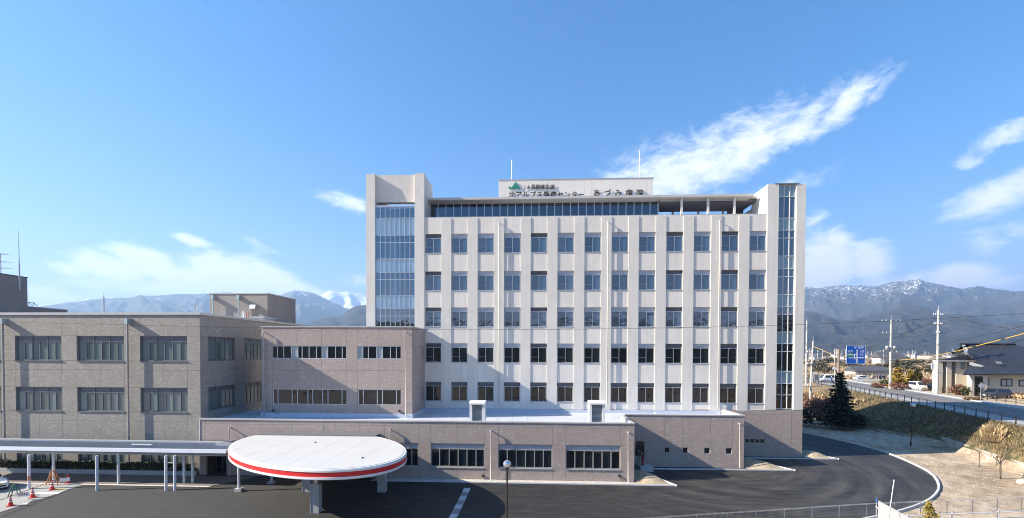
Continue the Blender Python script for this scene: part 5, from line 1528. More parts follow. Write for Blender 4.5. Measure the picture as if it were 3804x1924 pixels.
far_l = top(cq1)+(top(cq1)-top(cq2))*1.2
striped(far_l, top(cq1), 9); striped(top(cq1), top(cq2), 9); striped(top(cq2), top(cq3), 9); striped(top(cq3), top(cq4), 7)
def board(px, py, label, mat):
    q = atZ(px, py, 0.3); o = thing('hanging_board', label, 'sign', (q.x, q.y, g(q.y)+0.3), 0.5)
    MB().box(-0.33, 0.33, -0.01, 0.01, 0, 0.32).build('board_panel', mat, o)
    return o
bd = board(87, 1842, 'pale board with faded red lettering hung on the barrier bar', M['sign_white'])
for k in range(4): MB().box(-0.25+0.13*k, -0.16+0.13*k, -0.016, -0.011, 0.08, 0.24).build('red_character', plain('faded_red', (0.45, 0.2, 0.17), 0.6), bd)
board(241, 1790, 'blank pale board hung beside the dark red cone', M['sign_white'])
def aframe(px, py, label, mat, h=0.95, w=0.62):
    q = atZ(px, py, 0.08); o = thing('barrier_trestle', label, 'trestle', (q.x, q.y, g(q.y)+0.03), 0.4)
    for sy in (-0.22, 0.22):
        MB().tube([(-w/2, sy, 0), (-w*0.16, sy*0.4, h*0.9), (0, sy*0.2, h), (w*0.16, sy*0.4, h*0.9), (w/2, sy, 0)], 0.032, 8).build('leg_frame', mat, o)
        MB().tube([(-w*0.27, sy*0.7, h*0.55), (w*0.27, sy*0.7, h*0.55)], 0.022, 6).build('crossbar', mat, o)
    return o
aframe(55, 1838, 'green A shaped barrier trestle beside the white car', M['green_paint'])
aframe(198, 1800, 'orange A shaped barrier trestle by a walkway post', M['orange_paint'], 1.25, 0.8)
# fire service inlet on its plinth
fs_ = thing('fire_inlet', 'red fire service inlet and pipes on a concrete plinth in the shaded corner', 'hydrant')
q = atY(2391, 1748, 43.6)
MB().prism([(q.x-0.45, 42.9), (q.x+0.75, 42.9), (q.x+0.35, 43.9), (q.x-0.75, 43.9)], 0.3, 0.95, 'z').build('plinth', M['cast_concrete'], fs_)
MB().lathe([(0.17, 0), (0.17, 0.06), (0.12, 0.08), (0.12, 0.85), (0.15, 0.9), (0.15, 0.98), (0.001, 1.0)], (q.x-0.2, 43.2, 0.95), 14).build('red_riser', plain('hydrant_red', (0.25, 0.02, 0.025), 0.4), fs_)
for dx, h_ in ((-0.42, 1.25), (-0.6, 1.42)):
    MB().tube([(q.x+dx, 43.4, 0.9), (q.x+dx, 43.4, 0.95+h_), (q.x+dx+0.15, 43.2, 0.95+h_-0.08)], 0.045, 8).build('steel_pipe', M['steel_grey'], fs_)
# roof spouts on the low roof
for px, py in ((1698, 1527), (2092, 1527), (2432, 1531)):
    q = atY(px, py, 47.5)
    o = MB().tube([(0,0,0), (0,0,0.28), (0.06,0,0.34), (0.14,0,0.30)], 0.05, 8).build('roof_spout', M['white_paint'])
    o.location = (q.x, 47.5, 5.02)
    tag(o, {1698: 'small white roof spout near the shaded left roof vent', 2092: 'small white roof spout left of the right hand roof vent', 2432: 'small white roof spout on the middle block roof'}[px], 'pipe')

# ================================================================== fences
def mesh_fence():
    o = thing('mesh_fence', 'grey wire mesh fence across the lower right corner', 'fence')
    tops = [(2240, 1932), (2360, 1924), (2479, 1915.5), (2589, 1908), (2702, 1901), (2809, 1895), (2915, 1887.5), (3018, 1880.5), (3118, 1874), (3220, 1868), (3322, 1863.5), (3421, 1859), (3519, 1855), (3613, 1851), (3706, 1847), (3796, 1842), (3890, 1838)]
    P_ = [atZ(px, py, 1.0) for px, py in tops]
    for p_ in P_:
        MB().tube([(p_.x, p_.y, -0.1), (p_.x, p_.y, 0.97)], 0.028, 8).build('fence_post', M['steel_grey'], o)
    for a, b in zip(P_, P_[1:]):
        mb = MB(); d = (Vector(b)-Vector(a)); n_ = 26
        nrm = Vector((-d.y, d.x, 0)).normalized()
        for k in range(n_+1):
            q = Vector(a)+d*(k/n_); mb.tube([(q.x, q.y, 0.06), (q.x, q.y, 0.93)], 0.0035, 3, False, False)
        for z in (0.08, 0.3, 0.52, 0.74):
            mb.tube([(a.x, a.y, z), (b.x, b.y, z)], 0.0035, 3, False, False)
        mb.build('mesh_panel', M['steel_grey'], o)
        mb = MB(); pts = []
        for k in range(2*n_+1):   # folded triangular top edge
            q = Vector(a)+d*(k/(2*n_)); s_ = (-1)**k
            pts.append((q.x+nrm.x*0.035*s_, q.y+nrm.y*0.035*s_, 0.965+0.035*s_))
        mb.tube(pts, 0.011, 4, False, False).build('folded_top', M['steel_grey'], o)
    return o
mesh_fence()
def rail_fence(name, label, o_off, s0, s1, step=2.2, h=1.1, mat=None, z=ROAD_Z):
    o = thing(name, label, 'fence'); mat = mat or M['steel_dark']
    n_ = int((s1-s0)/step)
    for k in range(n_+1):
        x, y = road_pt(s0+k*step, o_off); zz = max(z, 0)
        ubox('fence_post', x-0.035, x+0.035, y-0.035, y+0.035, zz-0.3, zz+h, mat, o)
    for hh in (0.3, 0.65, 1.02):
        a, b = road_pt(s0, o_off), road_pt(s0+n_*step, o_off)
        MB().tube([(*a, z+hh), (*b, z+hh)], 0.026, 5).build('fence_rail', mat, o)
    return o
rail_fence('road_railing', 'dark brown three rail fence on the near side of the road', 0.0, -22, 86)
rail_fence('road_railing', 'dark brown three rail fence between the road and the house yard', 14.9, -12, 60)
gr_ = thing('guard_rail', 'white metal guard rail beyond the pine trees', 'guard rail')
for k in range(14):
    x = lerp(atY(3170, 1410, 122).x, atY(3440, 1410, 122).x, k/13)
    ubox('rail_post', x-0.06, x+0.06, 122.1, 122.2, 3.9, 4.75, M['white_paint'], gr_)
box('rail_beam', atY(3160, 1410, 122).x, atY(3450, 1410, 122).x, 122.0, 122.08, 4.45, 4.85, M['white_paint'], gr_)
# site hoarding with scaffold tubes, white pipe rail, yellow bush
hb_ = thing('site_hoarding', 'white sheeted site hoarding panel propped by scaffold tubes', 'hoarding')
A_, B_ = atZ(3262, 1857, 1.6), atZ(3392, 1928, 1.6)
mb = MB(); ns = 10; vs = []
for k in range(ns+1):
    q = Vector(A_).lerp(Vector(B_), k/ns); wv = 0.02*math.sin(k*1.7)
    vs += [(q.x+wv, q.y, 0.05), (q.x+wv*0.3, q.y, 1.6-(0.02 if k % 2 else 0))]
mb.add(vs, [(2*k, 2*k+2, 2*k+3, 2*k+1) for k in range(ns)]); mb.add([(x+0.015, y, z) for x, y, z in vs], [(2*k, 2*k+1, 2*k+3, 2*k+2) for k in range(ns)])
mb.build('sheet', plain('site_sheet', (0.36, 0.365, 0.38), 0.6, 0, 0.04), hb_)
MB().tube([A_, B_], 0.025, 8).build('top_tube', M['steel_grey'], hb_)
mbl = plain('blue_coupler', (0.04, 0.12, 0.35), 0.5)
MB().tube([(A_.x-0.1, A_.y, 0), (A_.x-0.1, A_.y, 1.75)], 0.03, 8).build('scaffold_tube', M['steel_grey'], hb_)
MB().tube([(A_.x-0.1, A_.y, 1.45), (A_.x-0.1, A_.y, 1.78)], 0.05, 8).build('blue_coupler', mbl, hb_)
MB().tube([(A_.x-0.15, A_.y, 1.2), (A_.x+0.3, A_.y-2.5, 0.0)], 0.03, 8).build('scaffold_tube', M['steel_grey'], hb_)
t0 = atY(3322, 1780, 29.6); t1 = atZ(3302, 1935, 0.6)
MB().tube([t0, atY(3299, 1940, 29.2)], 0.035, 8).build('leaning_tube', M['steel_grey'], hb_)
pr2 = thing('pipe_rail', 'white double pipe railing in front of the mesh fence', 'railing')
ra_, rb_, rc_ = atZ(3360, 1915, 0.85), atZ(3532, 1908, 0.85), atZ(3880, 1893, 0.85)
for dz in (0.0, -0.42):
    MB().tube([(ra_.x, ra_.y, 0.85+dz), (rb_.x, rb_.y, 0.85+dz), (rc_.x, rc_.y, 0.85+dz)], 0.035, 8).build('rail', M['white_paint'], pr2)
for px in (3370, 3532, 3703, 3860):
    u = (px-3360)/(3880-3360); q = Vector(ra_).lerp(Vector(rc_), u)
    MB().tube([(q.x, q.y, -0.1), (q.x, q.y, 0.92)], 0.05, 8).build('rail_post', M['white_paint'], pr2)
yb = 27.2; q = atY(3450, 1866, yb)
ys_ = thing('yellow_shrub', 'yellow green conical shrub in front of the white railing', 'shrub', (q.x, yb, 0.0))
MB().tube([(0,0,-0.1), (0,0,q.z*0.9)], [0.06, 0.015], 6).build('stem', M['bark'], ys_)
mb = MB()
for k in range(2300):
    u = rnd.random()**1.2; z = q.z*(0.2+0.8*u)+rnd.gauss(0, 0.06); rr = (1.5*(1-u)**1.25+0.06+0.28*(1-u)*math.sin(u*22+3*math.sin(k)))*rnd.uniform(0.3, 1.1); a = rnd.random()*6.283
    leaves([(math.cos(a)*rr+0.5*(1-u), math.sin(a)*rr, z-0.15*rr)], 0.07, mb, 0.8)
mb.build('foliage', L['nandina'], ys_)

# ================================================================== poles and wires
def utility_pole(label, base, ztop, arms, r=0.19, lean=0.0, extras=()):
    o = thing('utility_pole', label, 'utility pole', base); h = ztop-base[2]
    MB().tube([(0,0,-0.3), (lean*0.5,0,h*0.5), (lean,0,h)], [r, r*0.85, r*0.65], 12).build('pole_shaft', M['pole'], o)
    MB().tube([(lean,0,h), (lean,0,h+0.9)], [0.05, 0.015], 6).build('finial', M['steel_grey'], o)
    for (dz, w, ang) in arms:
        c_, s_ = math.cos(ang), math.sin(ang); z = h-dz
        MB().tube([(lean-c_*w, -s_*w, z), (lean+c_*w, s_*w, z)], 0.05, 6).build('crossarm', M['steel_grey'], o)
        for k in (-1.0, -0.55, 0.55, 1.0):
            mb = MB().lathe([(0.03, 0), (0.09, 0.05), (0.05, 0.1), (0.09, 0.15), (0.05, 0.2), (0.07, 0.25), (0.001, 0.3)], (lean+c_*w*k, s_*w*k, z+0.04), 8)
            mb.build('insulator', M['porcelain'], o)
    for kind in extras:
        if kind[0] == 'transformer':
            dz = kind[1]
            for sx in (-1, 1):
                MB().lathe([(0.001, 0), (0.3, 0.02), (0.3, 0.75), (0.2, 0.85), (0.001, 0.88)], (lean+sx*0.75, 0, h-dz-0.4), 12).build('transformer', M['steel_grey'], o)
                for k in range(4):
                    x = lean+sx*(0.45+0.32*k); MB().tube([(x, 0.1, h-dz-0.5), (x*1.05+0.06, 0.1, h-dz-1.4), (x, 0.1, h-dz-2.4)], 0.03, 4).build('drop_cable', M['porcelain'], o)
            MB().tube([(lean-1.5, 0, h-dz-0.45), (lean+1.5, 0, h-dz-0.45)], 0.07, 6).build('platform_arm', M['steel_grey'], o)
        if kind[0] == 'bracket':
            MB().tube([(lean, 0, h-kind[1]), (lean-0.9, 0, h-kind[1]+0.15)], 0.04, 5).build('bracket', M['steel_grey'], o)
    return o
pB = gpt(3480, 1463); zB = atY(3480, 1150, pB.y).z
utility_pole('tall concrete utility pole in front of the tiled house', pB, zB, [(0.9, 1.7, 0.5), (2.6, 1.5, 0.5), (4.2, 1.3, 0.7)], 0.24)
pA = gpt(3306, 1442); zA = atY(3306, 1186, pA.y).z
utility_pole('concrete utility pole with transformers beside the golden pines', pA, zA, [(0.3, 2.0, 0.1), (2.9, 1.8, 0.1)], 0.24, 0.0, [('transformer', 6.0)])
p1_ = Vector((atY(2994, 1430, 112).x, 112, 3.2)); z1_ = atY(2996, 1190, 112).z
utility_pole('taller pale utility pole close to the hospital corner', p1_, z1_, [(1.2, 1.9, 0.2), (5.0, 1.9, 0.2), (6.6, 2.0, 0.2), (12.0, 2.2, 0.1)], 0.24, 0.0)
p2_ = Vector((atY(3006, 1532, 77).x, 77, 1.2)); z2_ = atY(3021, 1265, 77).z
utility_pole('shorter leaning utility pole carrying the yellow sleeved cable', p2_, z2_, [(1.9, 1.7, 0.1), (3.8, 1.0, 0.3), (7.4, 1.7, 0.2)], 0.19, atY(3021, 1265, 77).x-p2_.x)
def wire(pts, r, mat, parent):
    c_ = catmull([tuple(p_) for p_ in pts], 8)
    MB().tube(c_, r, 5, True, False).build('cable', mat, parent)
def catmull3(pts): return catmull(pts)
W_ = thing('overhead_wire', 'thin black overhead wire strung across the whole view in front of the facade', 'wire')
wire([atY(px, py, 22) for px, py in ((-200, 1188), (0, 1193.6), (483, 1205), (967, 1216), (1500, 1222), (2000, 1222), (2500, 1215.5), (2946, 1204.6), (3288, 1190.7), (3804, 1163), (4000, 1150))], 0.008, M['wire'], W_)
W2 = thing('overhead_wires', 'bundle of dark cables running between the utility poles', 'wires')
tB, tA = Vector((pB.x, pB.y, zB)), Vector((pA.x, pA.y, zA))
def sag(a, b, s_, n_=6): return [a.lerp(b, k/n_)-Vector((0, 0, s_*4*(k/n_)*(1-k/n_))) for k in range(n_+1)]
for da, db, s_ in ((0.2, 0.8, 0.6), (0.2, 2.5, 0.7), (2.8, 2.5, 0.6), (2.8, 4.1, 0.8)):
    for dx in (-1.2, 1.2):
        wire(sag(tA+Vector((dx, 0, -da)), tB+Vector((dx, 0, -db)), s_), 0.022, M['wire'], W2)
tL = Vector((p1_.x, 112, z1_)); t2 = Vector((p2_.x, 77, z2_))
for da, db, s_ in ((1.2, 0.2, 1.0), (5.0, 2.8, 1.2)):
    wire(sag(tL+Vector((0.8, 0, -da)), tA+Vector((-0.8, 0, -db)), s_), 0.022, M['wire'], W2)
rgt_end = lambda px, py, Y: atY(px, py, Y)
for (a, e) in (((3500, 1163, 88), (3950, 1245, 75)), ((3500, 1170, 88), (3950, 1240, 76)), ((3490, 1195, 88), (3950, 1232, 74)), ((3320, 1296, 96), (3900, 1185, 40)), ((3483, 1357, 85), (3950, 1345, 60)), ((3483, 1380, 85), (3950, 1378, 60)), ((3300, 1358, 96), (3480, 1352, 86)), ((3300, 1372, 96), (3480, 1370, 86)), ((3025, 1345, 77), (3305, 1371, 96)), ((3025, 1330, 77), (3305, 1322, 96))):
    wire(sag(atY(*a), atY(*e), 0.5), 0.02, M['wire'], W2)
W3 = thing('yellow_sleeved_cable', 'sagging black cable with yellow guard sleeves at the right', 'cable')
YC = [(3018, 1284, 77), (3060, 1301, 75), (3098, 1317, 73), (3180, 1331, 66), (3260, 1338.5, 58), (3333, 1336.5, 52), (3420, 1328, 46), (3520, 1310, 40), (3640, 1280, 34), (3804, 1237, 28), (3960, 1190, 24)]
cp = catmull([tuple(atY(*q)) for q in YC], 10)
MB().tube(cp, 0.022, 5, True, False).build('cable', M['wire'], W3)
for a, b in ((0, 9), (10, 19), (50, 57), (58, 64), (65, 71), (72, 78), (79, 85), (86, 92), (93, 100)):
    if b < len(cp):
        MB().tube([Vector(v)+Vector((0, 0, 0)) for v in cp[a:b+1]], 0.028, 7).build('yellow_sleeve', M['wire_yellow'], W3)
MB().tube([Vector(v)-Vector((0, 0, 0.35)) for v in cp[40:]], 0.018, 4, True, False).build('cable', M['wire'], W3)
wire([atY(3018, 1290, 77), atY(3118, 1316, 80), atY(3240, 1285, 86), atY(3400, 1220, 87), atY(3474, 1192, 85)], 0.03, M['wire'], W2)

# ================================================================== blue road sign
YS = 84.0
SG = thing('road_sign', 'large blue road direction sign on a brown pole', 'road sign')
s0, s1 = atY(3144, 1349, YS), atY(3214, 1283, YS)
sx0, sx1, sz0, sz1 = s0.x, s1.x, s0.z, s1.z
box('sign_panel', sx0, sx1, YS, YS+0.05, sz0, sz1, M['sign_blue'], SG)
MB().box(sx0-0.04, sx0, YS-0.01, YS+0.06, sz0-0.04, sz1+0.04).box(sx1, sx1+0.04, YS-0.01, YS+0.06, sz0-0.04, sz1+0.04).box(sx0, sx1, YS-0.012, YS+0.055, sz1, sz1+0.04).box(sx0, sx1, YS-0.012, YS+0.055, sz0-0.04, sz0).build('sign_border', M['sign_white'], SG)
pbx = atY(3118, 1330, YS).x
MB().tube([(pbx, YS+0.2, 2.0), (pbx, YS+0.2, atY(3118, 1294, YS).z)], 0.17, 12).build('sign_pole', plain('brown_pole', (0.30, 0.22, 0.18), 0.5, 0.2), SG)
for z in (lerp(sz0, sz1, 0.12), lerp(sz0, sz1, 0.78)):
    MB().tube([(pbx-0.3, YS+0.2, z), (sx0+0.3, YS+0.12, z)], 0.07, 8).build('sign_arm', M['steel_grey'], SG)
def su(u, v): return lerp(sx0, sx1, u), lerp(sz0, sz1, 1-v)     # 0..1 from top left
def s_poly(uv, name='arrow'):
    MB().prism([su(*q) for q in uv], YS-0.012, YS-0.004, 'y').build(name, M['sign_white'], SG)
s_poly([(0.545, 0.93), (0.545, 0.36), (0.535, 0.26), (0.575, 0.19), (0.62, 0.26), (0.605, 0.36), (0.60, 0.93)])
s_poly([(0.40, 0.45), (0.545, 0.45), (0.545, 0.50), (0.45, 0.50), (0.45, 0.64), (0.545, 0.64), (0.545, 0.69), (0.43, 0.69), (0.395, 0.65), (0.395, 0.48)])
s_poly([(0.60, 0.64), (0.88, 0.64), (0.88, 0.62), (0.96, 0.665), (0.88, 0.705), (0.88, 0.69), (0.60, 0.69)])
s_poly([(0.545, 0.76), (0.44, 0.745), (0.30, 0.70), (0.14, 0.70), (0.08, 0.672), (0.14, 0.645), (0.31, 0.65), (0.46, 0.70), (0.545, 0.715)])
x_, z_ = su(0.03, 0.60); x2, z2 = su(0.37, 0.425)
box('green_plate', x_, x2, YS-0.014, YS-0.002, z_, z2, M['sign_green'], SG)
def s_text(s, u, v, size, mat=None, dy=0.018):
    cu_w = size*0.98
    me = glyph(s, size, 0.004, mat or M['sign_white'], 0.004*size)
    o = link(bpy.data.objects.new('sign_lettering', me), SG); X_, Z_ = su(u, v)
    o.location = (X_, YS-dy, Z_-0.36*size); o.rotation_euler = (math.pi/2, 0, 0)
s_text('松川村', 0.77, 0.065, 0.36); s_text('Matsukawa', 0.77, 0.145, 0.17)
s_text('白 馬', 0.83, 0.29, 0.34); s_text('Hakuba', 0.83, 0.375, 0.16)
s_text('大 町', 0.83, 0.475, 0.34); s_text('Omachi', 0.83, 0.56, 0.16)
s_text('豊 科', 0.21, 0.30, 0.34); s_text('Toyoshina', 0.21, 0.385, 0.16)
s_text('長野道', 0.20, 0.49, 0.33); s_text('400m', 0.57, 0.955, 0.2)
s_poly([(0.42, 0.05), (0.54, 0.05), (0.54, 0.09), (0.48, 0.145), (0.42, 0.09)], 'route_shield'); s_text('147', 0.48, 0.085, 0.12, M['sign_blue'], 0.03)
MB().prism([su(0.575+0.05*math.cos(k*0.5236), 0.345+0.045*math.sin(k*0.5236)) for k in range(12)], YS-0.02, YS-0.013, 'y').build('route_disc', M['sign_white'], SG); s_text('51', 0.575, 0.345, 0.12, M['sign_blue'], 0.03)
# small white place-name board on the tall pole
pn = thing('name_board', 'small white board with vertical dark lettering hung on the tall pole', 'sign')
q0, q1 = atY(3459, 1370, pB.y), atY(3471, 1346, pB.y)
box('board_panel', q0.x, q1.x, pB.y-0.03, pB.y+0.03, q0.z, q1.z, M['sign_white'], pn)
MB().tube([(q1.x, pB.y, lerp(q0.z, q1.z, 0.8)), (pB.x, pB.y, lerp(q0.z, q1.z, 0.8))], 0.025, 5).build('hanger', M['steel_grey'], pn)
for k in range(5):
    z = lerp(q1.z, q0.z, 0.17+0.185*k); xm_ = lerp(q0.x, q1.x, 0.4)
    MB().box(xm_-0.10, xm_+0.10, pB.y-0.036, pB.y-0.031, z-0.05, z-0.02).box(xm_-0.07, xm_+0.07, pB.y-0.036, pB.y-0.031, z+0.01, z+0.04).build('character', M['letter'], pn)
# small diamond sign and round sign by the road
ds = thing('warning_sign', 'small grey back of a diamond road sign beside the fence', 'road sign')
q = gpt(3643, 1490)
MB().tube([(q.x, q.y, q.z-0.1), (q.x, q.y, q.z+3.0)], 0.04, 8).build('post', M['steel_grey'], ds)
MB().prism([(q.x-0.5, q.z+2.5), (q.x, q.z+2.0), (q.x+0.5, q.z+2.5), (q.x, q.z+3.0)], q.y-0.06, q.y-0.045, 'y').build('sign_plate', M['alu'], ds)
rs = thing('round_sign', 'round white road sign on a white post near the van', 'road sign')
q = atY(3100, 1400, 112)
MB().tube([(q.x, 112, 3.8), (q.x, 112, atY(3100, 1360, 112).z)], 0.06, 8).build('post', M['white_paint'], rs)
for dx, pz in ((0.35, 1369), (-0.3, 1366)):
    z = atY(3100, pz, 112).z
    MB().prism([(q.x+dx+0.32*math.cos(k*math.pi/8), z+0.32*math.sin(k*math.pi/8)) for k in range(16)], 111.9, 111.93, 'y').build('sign_plate', M['sign_white'], rs)

# ================================================================== tiled house on the right
HS = thing('tiled_house', 'two storey cream house with dark tiled hip roofs across the road', 'house')
t = NT('dark_roof_tile').set(rough=0.5); p = t.pos()
wv = t.new('ShaderNodeTexWave', wave_type='BANDS', bands_direction='Z'); wv.inputs['Scale'].default_value = 2.1; wv.inputs['Distortion'].default_value = 0.3
t.l.new(p, wv.inputs['Vector'])
c = t.ramp(t.noise(1.6, 4, 0.6, p), [(0.3, (0.022, 0.022, 0.026)), (0.7, (0.045, 0.044, 0.05))])
t.color(c); t.bump(wv.outputs['Fac'], 0.8, 0.05); M['roof_tile'] = t.m
M['cream'] = plain('cream_render', (0.58, 0.52, 0.43), 0.85, 0, 0.04, 1.5)
M['cream2'] = plain('cream_siding', (0.48, 0.45, 0.39), 0.85, 0, 0.05, 1.5)
M['verge'] = plain('verge_trim', (0.42, 0.43, 0.43), 0.6)
M['stone'] = plain('shutter_stone', (0.16, 0.155, 0.15), 0.8, 0, 0.2, 4)
YH = 91.0
hx = lambda px, Y=YH: atY(px, 1400, Y).x
hzv = lambda py, px=3560, Y=YH: atY(px, py, Y).z
gz = ROAD_Z
ex0, ex1 = hx(3484), hx(3592); ze = hzv(1336)
# upper block with three piers and recessed bays
MB().prism([(ex0+0.4, YH+1.2), (ex1+8, YH+1.2), (ex1+8, YH+8), (ex0+7.9, YH+8)], gz, ze, 'z').build('wall', M['cream2'], HS)
for a, b in ((3484, 3502), (3517, 3535), (3552, 3592)):
    box('pier', hx(a), hx(b), YH, YH+1.2, gz, ze-0.02, M['cream'], HS)
for a, b in ((3502, 3517), (3535, 3552)):
    box('balcony_panel', hx(a)+0.01, hx(b)-0.01, YH+0.35, YH+0.5, hzv(1392), hzv(1368), M['stone'], HS)
    window(HS, ('y', YH+1.17), [(hzv(1366), hzv(1342), lin(hx(a)+0.1, hx(b)-0.1, 2))], M['alu_dark'], lambda j, i: M['glass_dark'], 0.08, 0.05)
    window(HS, ('y', YH+1.17), [(gz+0.3, hzv(1394), lin(hx(a)+0.1, hx(b)-0.1, 2))], M['alu_dark'], lambda j, i: M['glass_dark'], 0.08, 0.05)
window(HS, ('y', YH-0.02), [(hzv(1368), hzv(1347), [hx(3569), hx(3580)])], M['alu_dark'], lambda j, i: curt, 0.08, 0.04)
# ground floor wing in front
Yw = 86.0; wx0 = hx(3592, Yw); wx1 = hx(4000, Yw); zw = atY(3650, 1386, Yw).z
MB().prism([(wx0, Yw), (wx1, Yw), (wx1, YH+8), (wx0*(YH+8)/Yw+0.3, YH+8)], gz, zw, 'z').build('wall', M['cream2'], HS)
dx0, dx1 = hx(3604, Yw), hx(3630, Yw)
box('porch_wall', wx0-0.02, hx(3650, Yw), Yw-0.9, Yw-0.002, gz, zw-0.2, M['cream'], HS)
dd = window(HS, ('y', Yw-0.92), [(gz+0.1, atY(3615, 1397, Yw).z, lin(dx0, dx1, 2))], M['steel_dark'], lambda j, i: M['glass_dark'], 0.16, 0.05, 'entrance_door')
window(HS, ('y', Yw-0.03), [(atY(3660, 1428, Yw).z, atY(3660, 1405, Yw).z, lin(hx(3652, Yw), hx(3674, Yw), 2))], M['alu_dark'], lambda j, i: curt if i else M['glass_dark'], 0.12, 0.05)
window(HS, ('y', Yw-0.03), [(atY(3740, 1432, Yw).z, atY(3740, 1407, Yw).z, lin(hx(3719, Yw), hx(3759, Yw), 2))], M['steel_dark'], lambda j, i: curt, 0.14, 0.05)
window(HS, ('y', Yw-0.03), [(atY(3790, 1432, Yw).z, atY(3790, 1411, Yw).z, lin(hx(3786, Yw), hx(3830, Yw), 2))], M['steel_dark'], lambda j, i: curt, 0.14, 0.05)
box('fascia', wx0-0.6, wx1, Yw-1.35, Yw-1.2, zw-0.18, zw+0.02, M['verge'], HS)
# roofs: solid slabs with thickness
def roof_slab(pts, name='roof', th=0.22, mat=None):
    n_ = len(pts); vs = [Vector(q) for q in pts] + [Vector(q)-Vector((0, 0, th)) for q in pts]
    MB().add(vs, [tuple(range(n_)), tuple(range(2*n_-1, n_-1, -1))] + [((i+1) % n_, i, n_+i, n_+(i+1) % n_) for i in range(n_)]).build(name, mat or M['roof_tile'], HS)
zr_ = hzv(1277, 3650, 94.5); yr = 94.5
rx0, rx1 = atY(3569, 1277, yr).x, atY(3764, 1277, yr).x
# main front slope, from ridge down to the wing eaves
fl = atY(3610, 1314, 90.0); el = atY(3660, 1356, 87.6)
e0_ = atY(3578, 1378, 84.6); e1_ = atY(3990, 1376, 84.6)
roof_slab([(e0_.x+4.0, 84.6, zw+0.05), (wx1+2, 84.6, zw+0.05), (rx1+9, 89.0, lerp(zw, zr_, 0.42)), (rx1, yr, zr_), (rx0, yr, zr_), (fl.x-0.2, 91.0, fl.z+0.3), (el.x-0.6, 87.6, el.z+0.1)])
roof_slab([(e0_.x, 84.6, zw), (e0_.x+4.1, 84.6, zw+0.0), (el.x-0.5, 87.6, el.z), (el.x-2.6, 87.9, el.z)])
roof_slab([(rx0, yr, zr_), (rx1, yr, zr_), (rx1+9, 101, zw+0.3), (rx0+5, 101, ze)])
roof_slab([(rx1, yr, zr_-0.01), (rx1+9, 89.0, lerp(zw, zr_, 0.42)), (rx1+9, 101, zw)])
# hip roof of the upper block
hp = (rx0+1.5, 93.0, hzv(1305, 3580, 93.0))
roof_slab([(ex0-0.7, YH-0.7, ze), (ex1+1.6, YH-0.7, ze), (fl.x+0.2, 90.6, fl.z), (hp[0], hp[1], hp[2])])
roof_slab([(ex0-0.7, YH-0.7, ze+0.002), (hp[0], hp[1], hp[2]), (hp[0]+4.5, 98, hp[2]), (ex0+7.4, 99, ze)])
box('eaves_board', ex0-0.72, ex1+1.6, YH-0.72, YH-0.6, ze-0.24, ze-0.02, M['verge'], HS)
# gable triangle and verge
roof_slab([(rx0-0.15, yr-0.5, zr_-0.1), (fl.x-0.5, 90.8, fl.z+0.35), (fl.x+0.05, 90.6, fl.z+0.05), (rx0+0.5, yr-0.6, zr_-0.15)], 'verge', 0.35, M['verge'])
MB().prism([(rx0-2.6, hp[2]-0.5), (rx0+1.6, hp[2]-0.5), (rx0+0.3, zr_-0.25)], 93.2, 93.5, 'y').build('gable_wall', M['cream2'], HS)
roof_slab([(rx0+0.1, 93.1, zr_), (rx0+0.3, 93.1, zr_-0.1), (rx0-2.7, 93.1, hp[2]-0.2), (rx0-2.9, 93.1, hp[2]-0.1)], 'verge', 0.3, M['verge'])
roof_slab([(el.x-2.7, 87.7, el.z+0.55), (el.x-2.2, 87.7, el.z+0.6), (el.x+0.1, 87.0, el.z-0.35), (el.x-0.5, 87.0, el.z-0.4)], 'verge', 0.4, M['verge'])
q = atY(3706, 1340, 87.5)
MB().prism([(q.x-0.7, q.z+0.05), (q.x+0.15, q.z+0.0), (q.x+0.5, q.z-0.5), (q.x-0.3, q.z-0.45)], 87.1, 87.3, 'y').build('skylight', curt, HS)
MB().tube([(rx0-0.3, yr-0.2, zr_+0.06), (rx1+0.2, yr-0.2, zr_+0.06)], 0.14, 8).build('ridge_tiles', M['roof_tile'], HS)
dsh = thing('satellite_dish', 'small white satellite dish on the left roof slope of the house', 'dish')
q = atY(3538, 1300, 92)
MB().lathe([(0.001, 0), (0.25, 0.05), (0.42, 0.16)], (0, 0, 0), 14).build('dish', M['white_paint'], dsh); dsh.children[0].location = (q.x, 92, q.z); dsh.children[0].rotation_euler = (1.2, 0, 0.5)
MB().tube([(q.x, 92.1, q.z), (q.x+0.1, 92.2, hp[2]-1.2)], 0.03, 5).build('mast', M['steel_grey'], dsh)

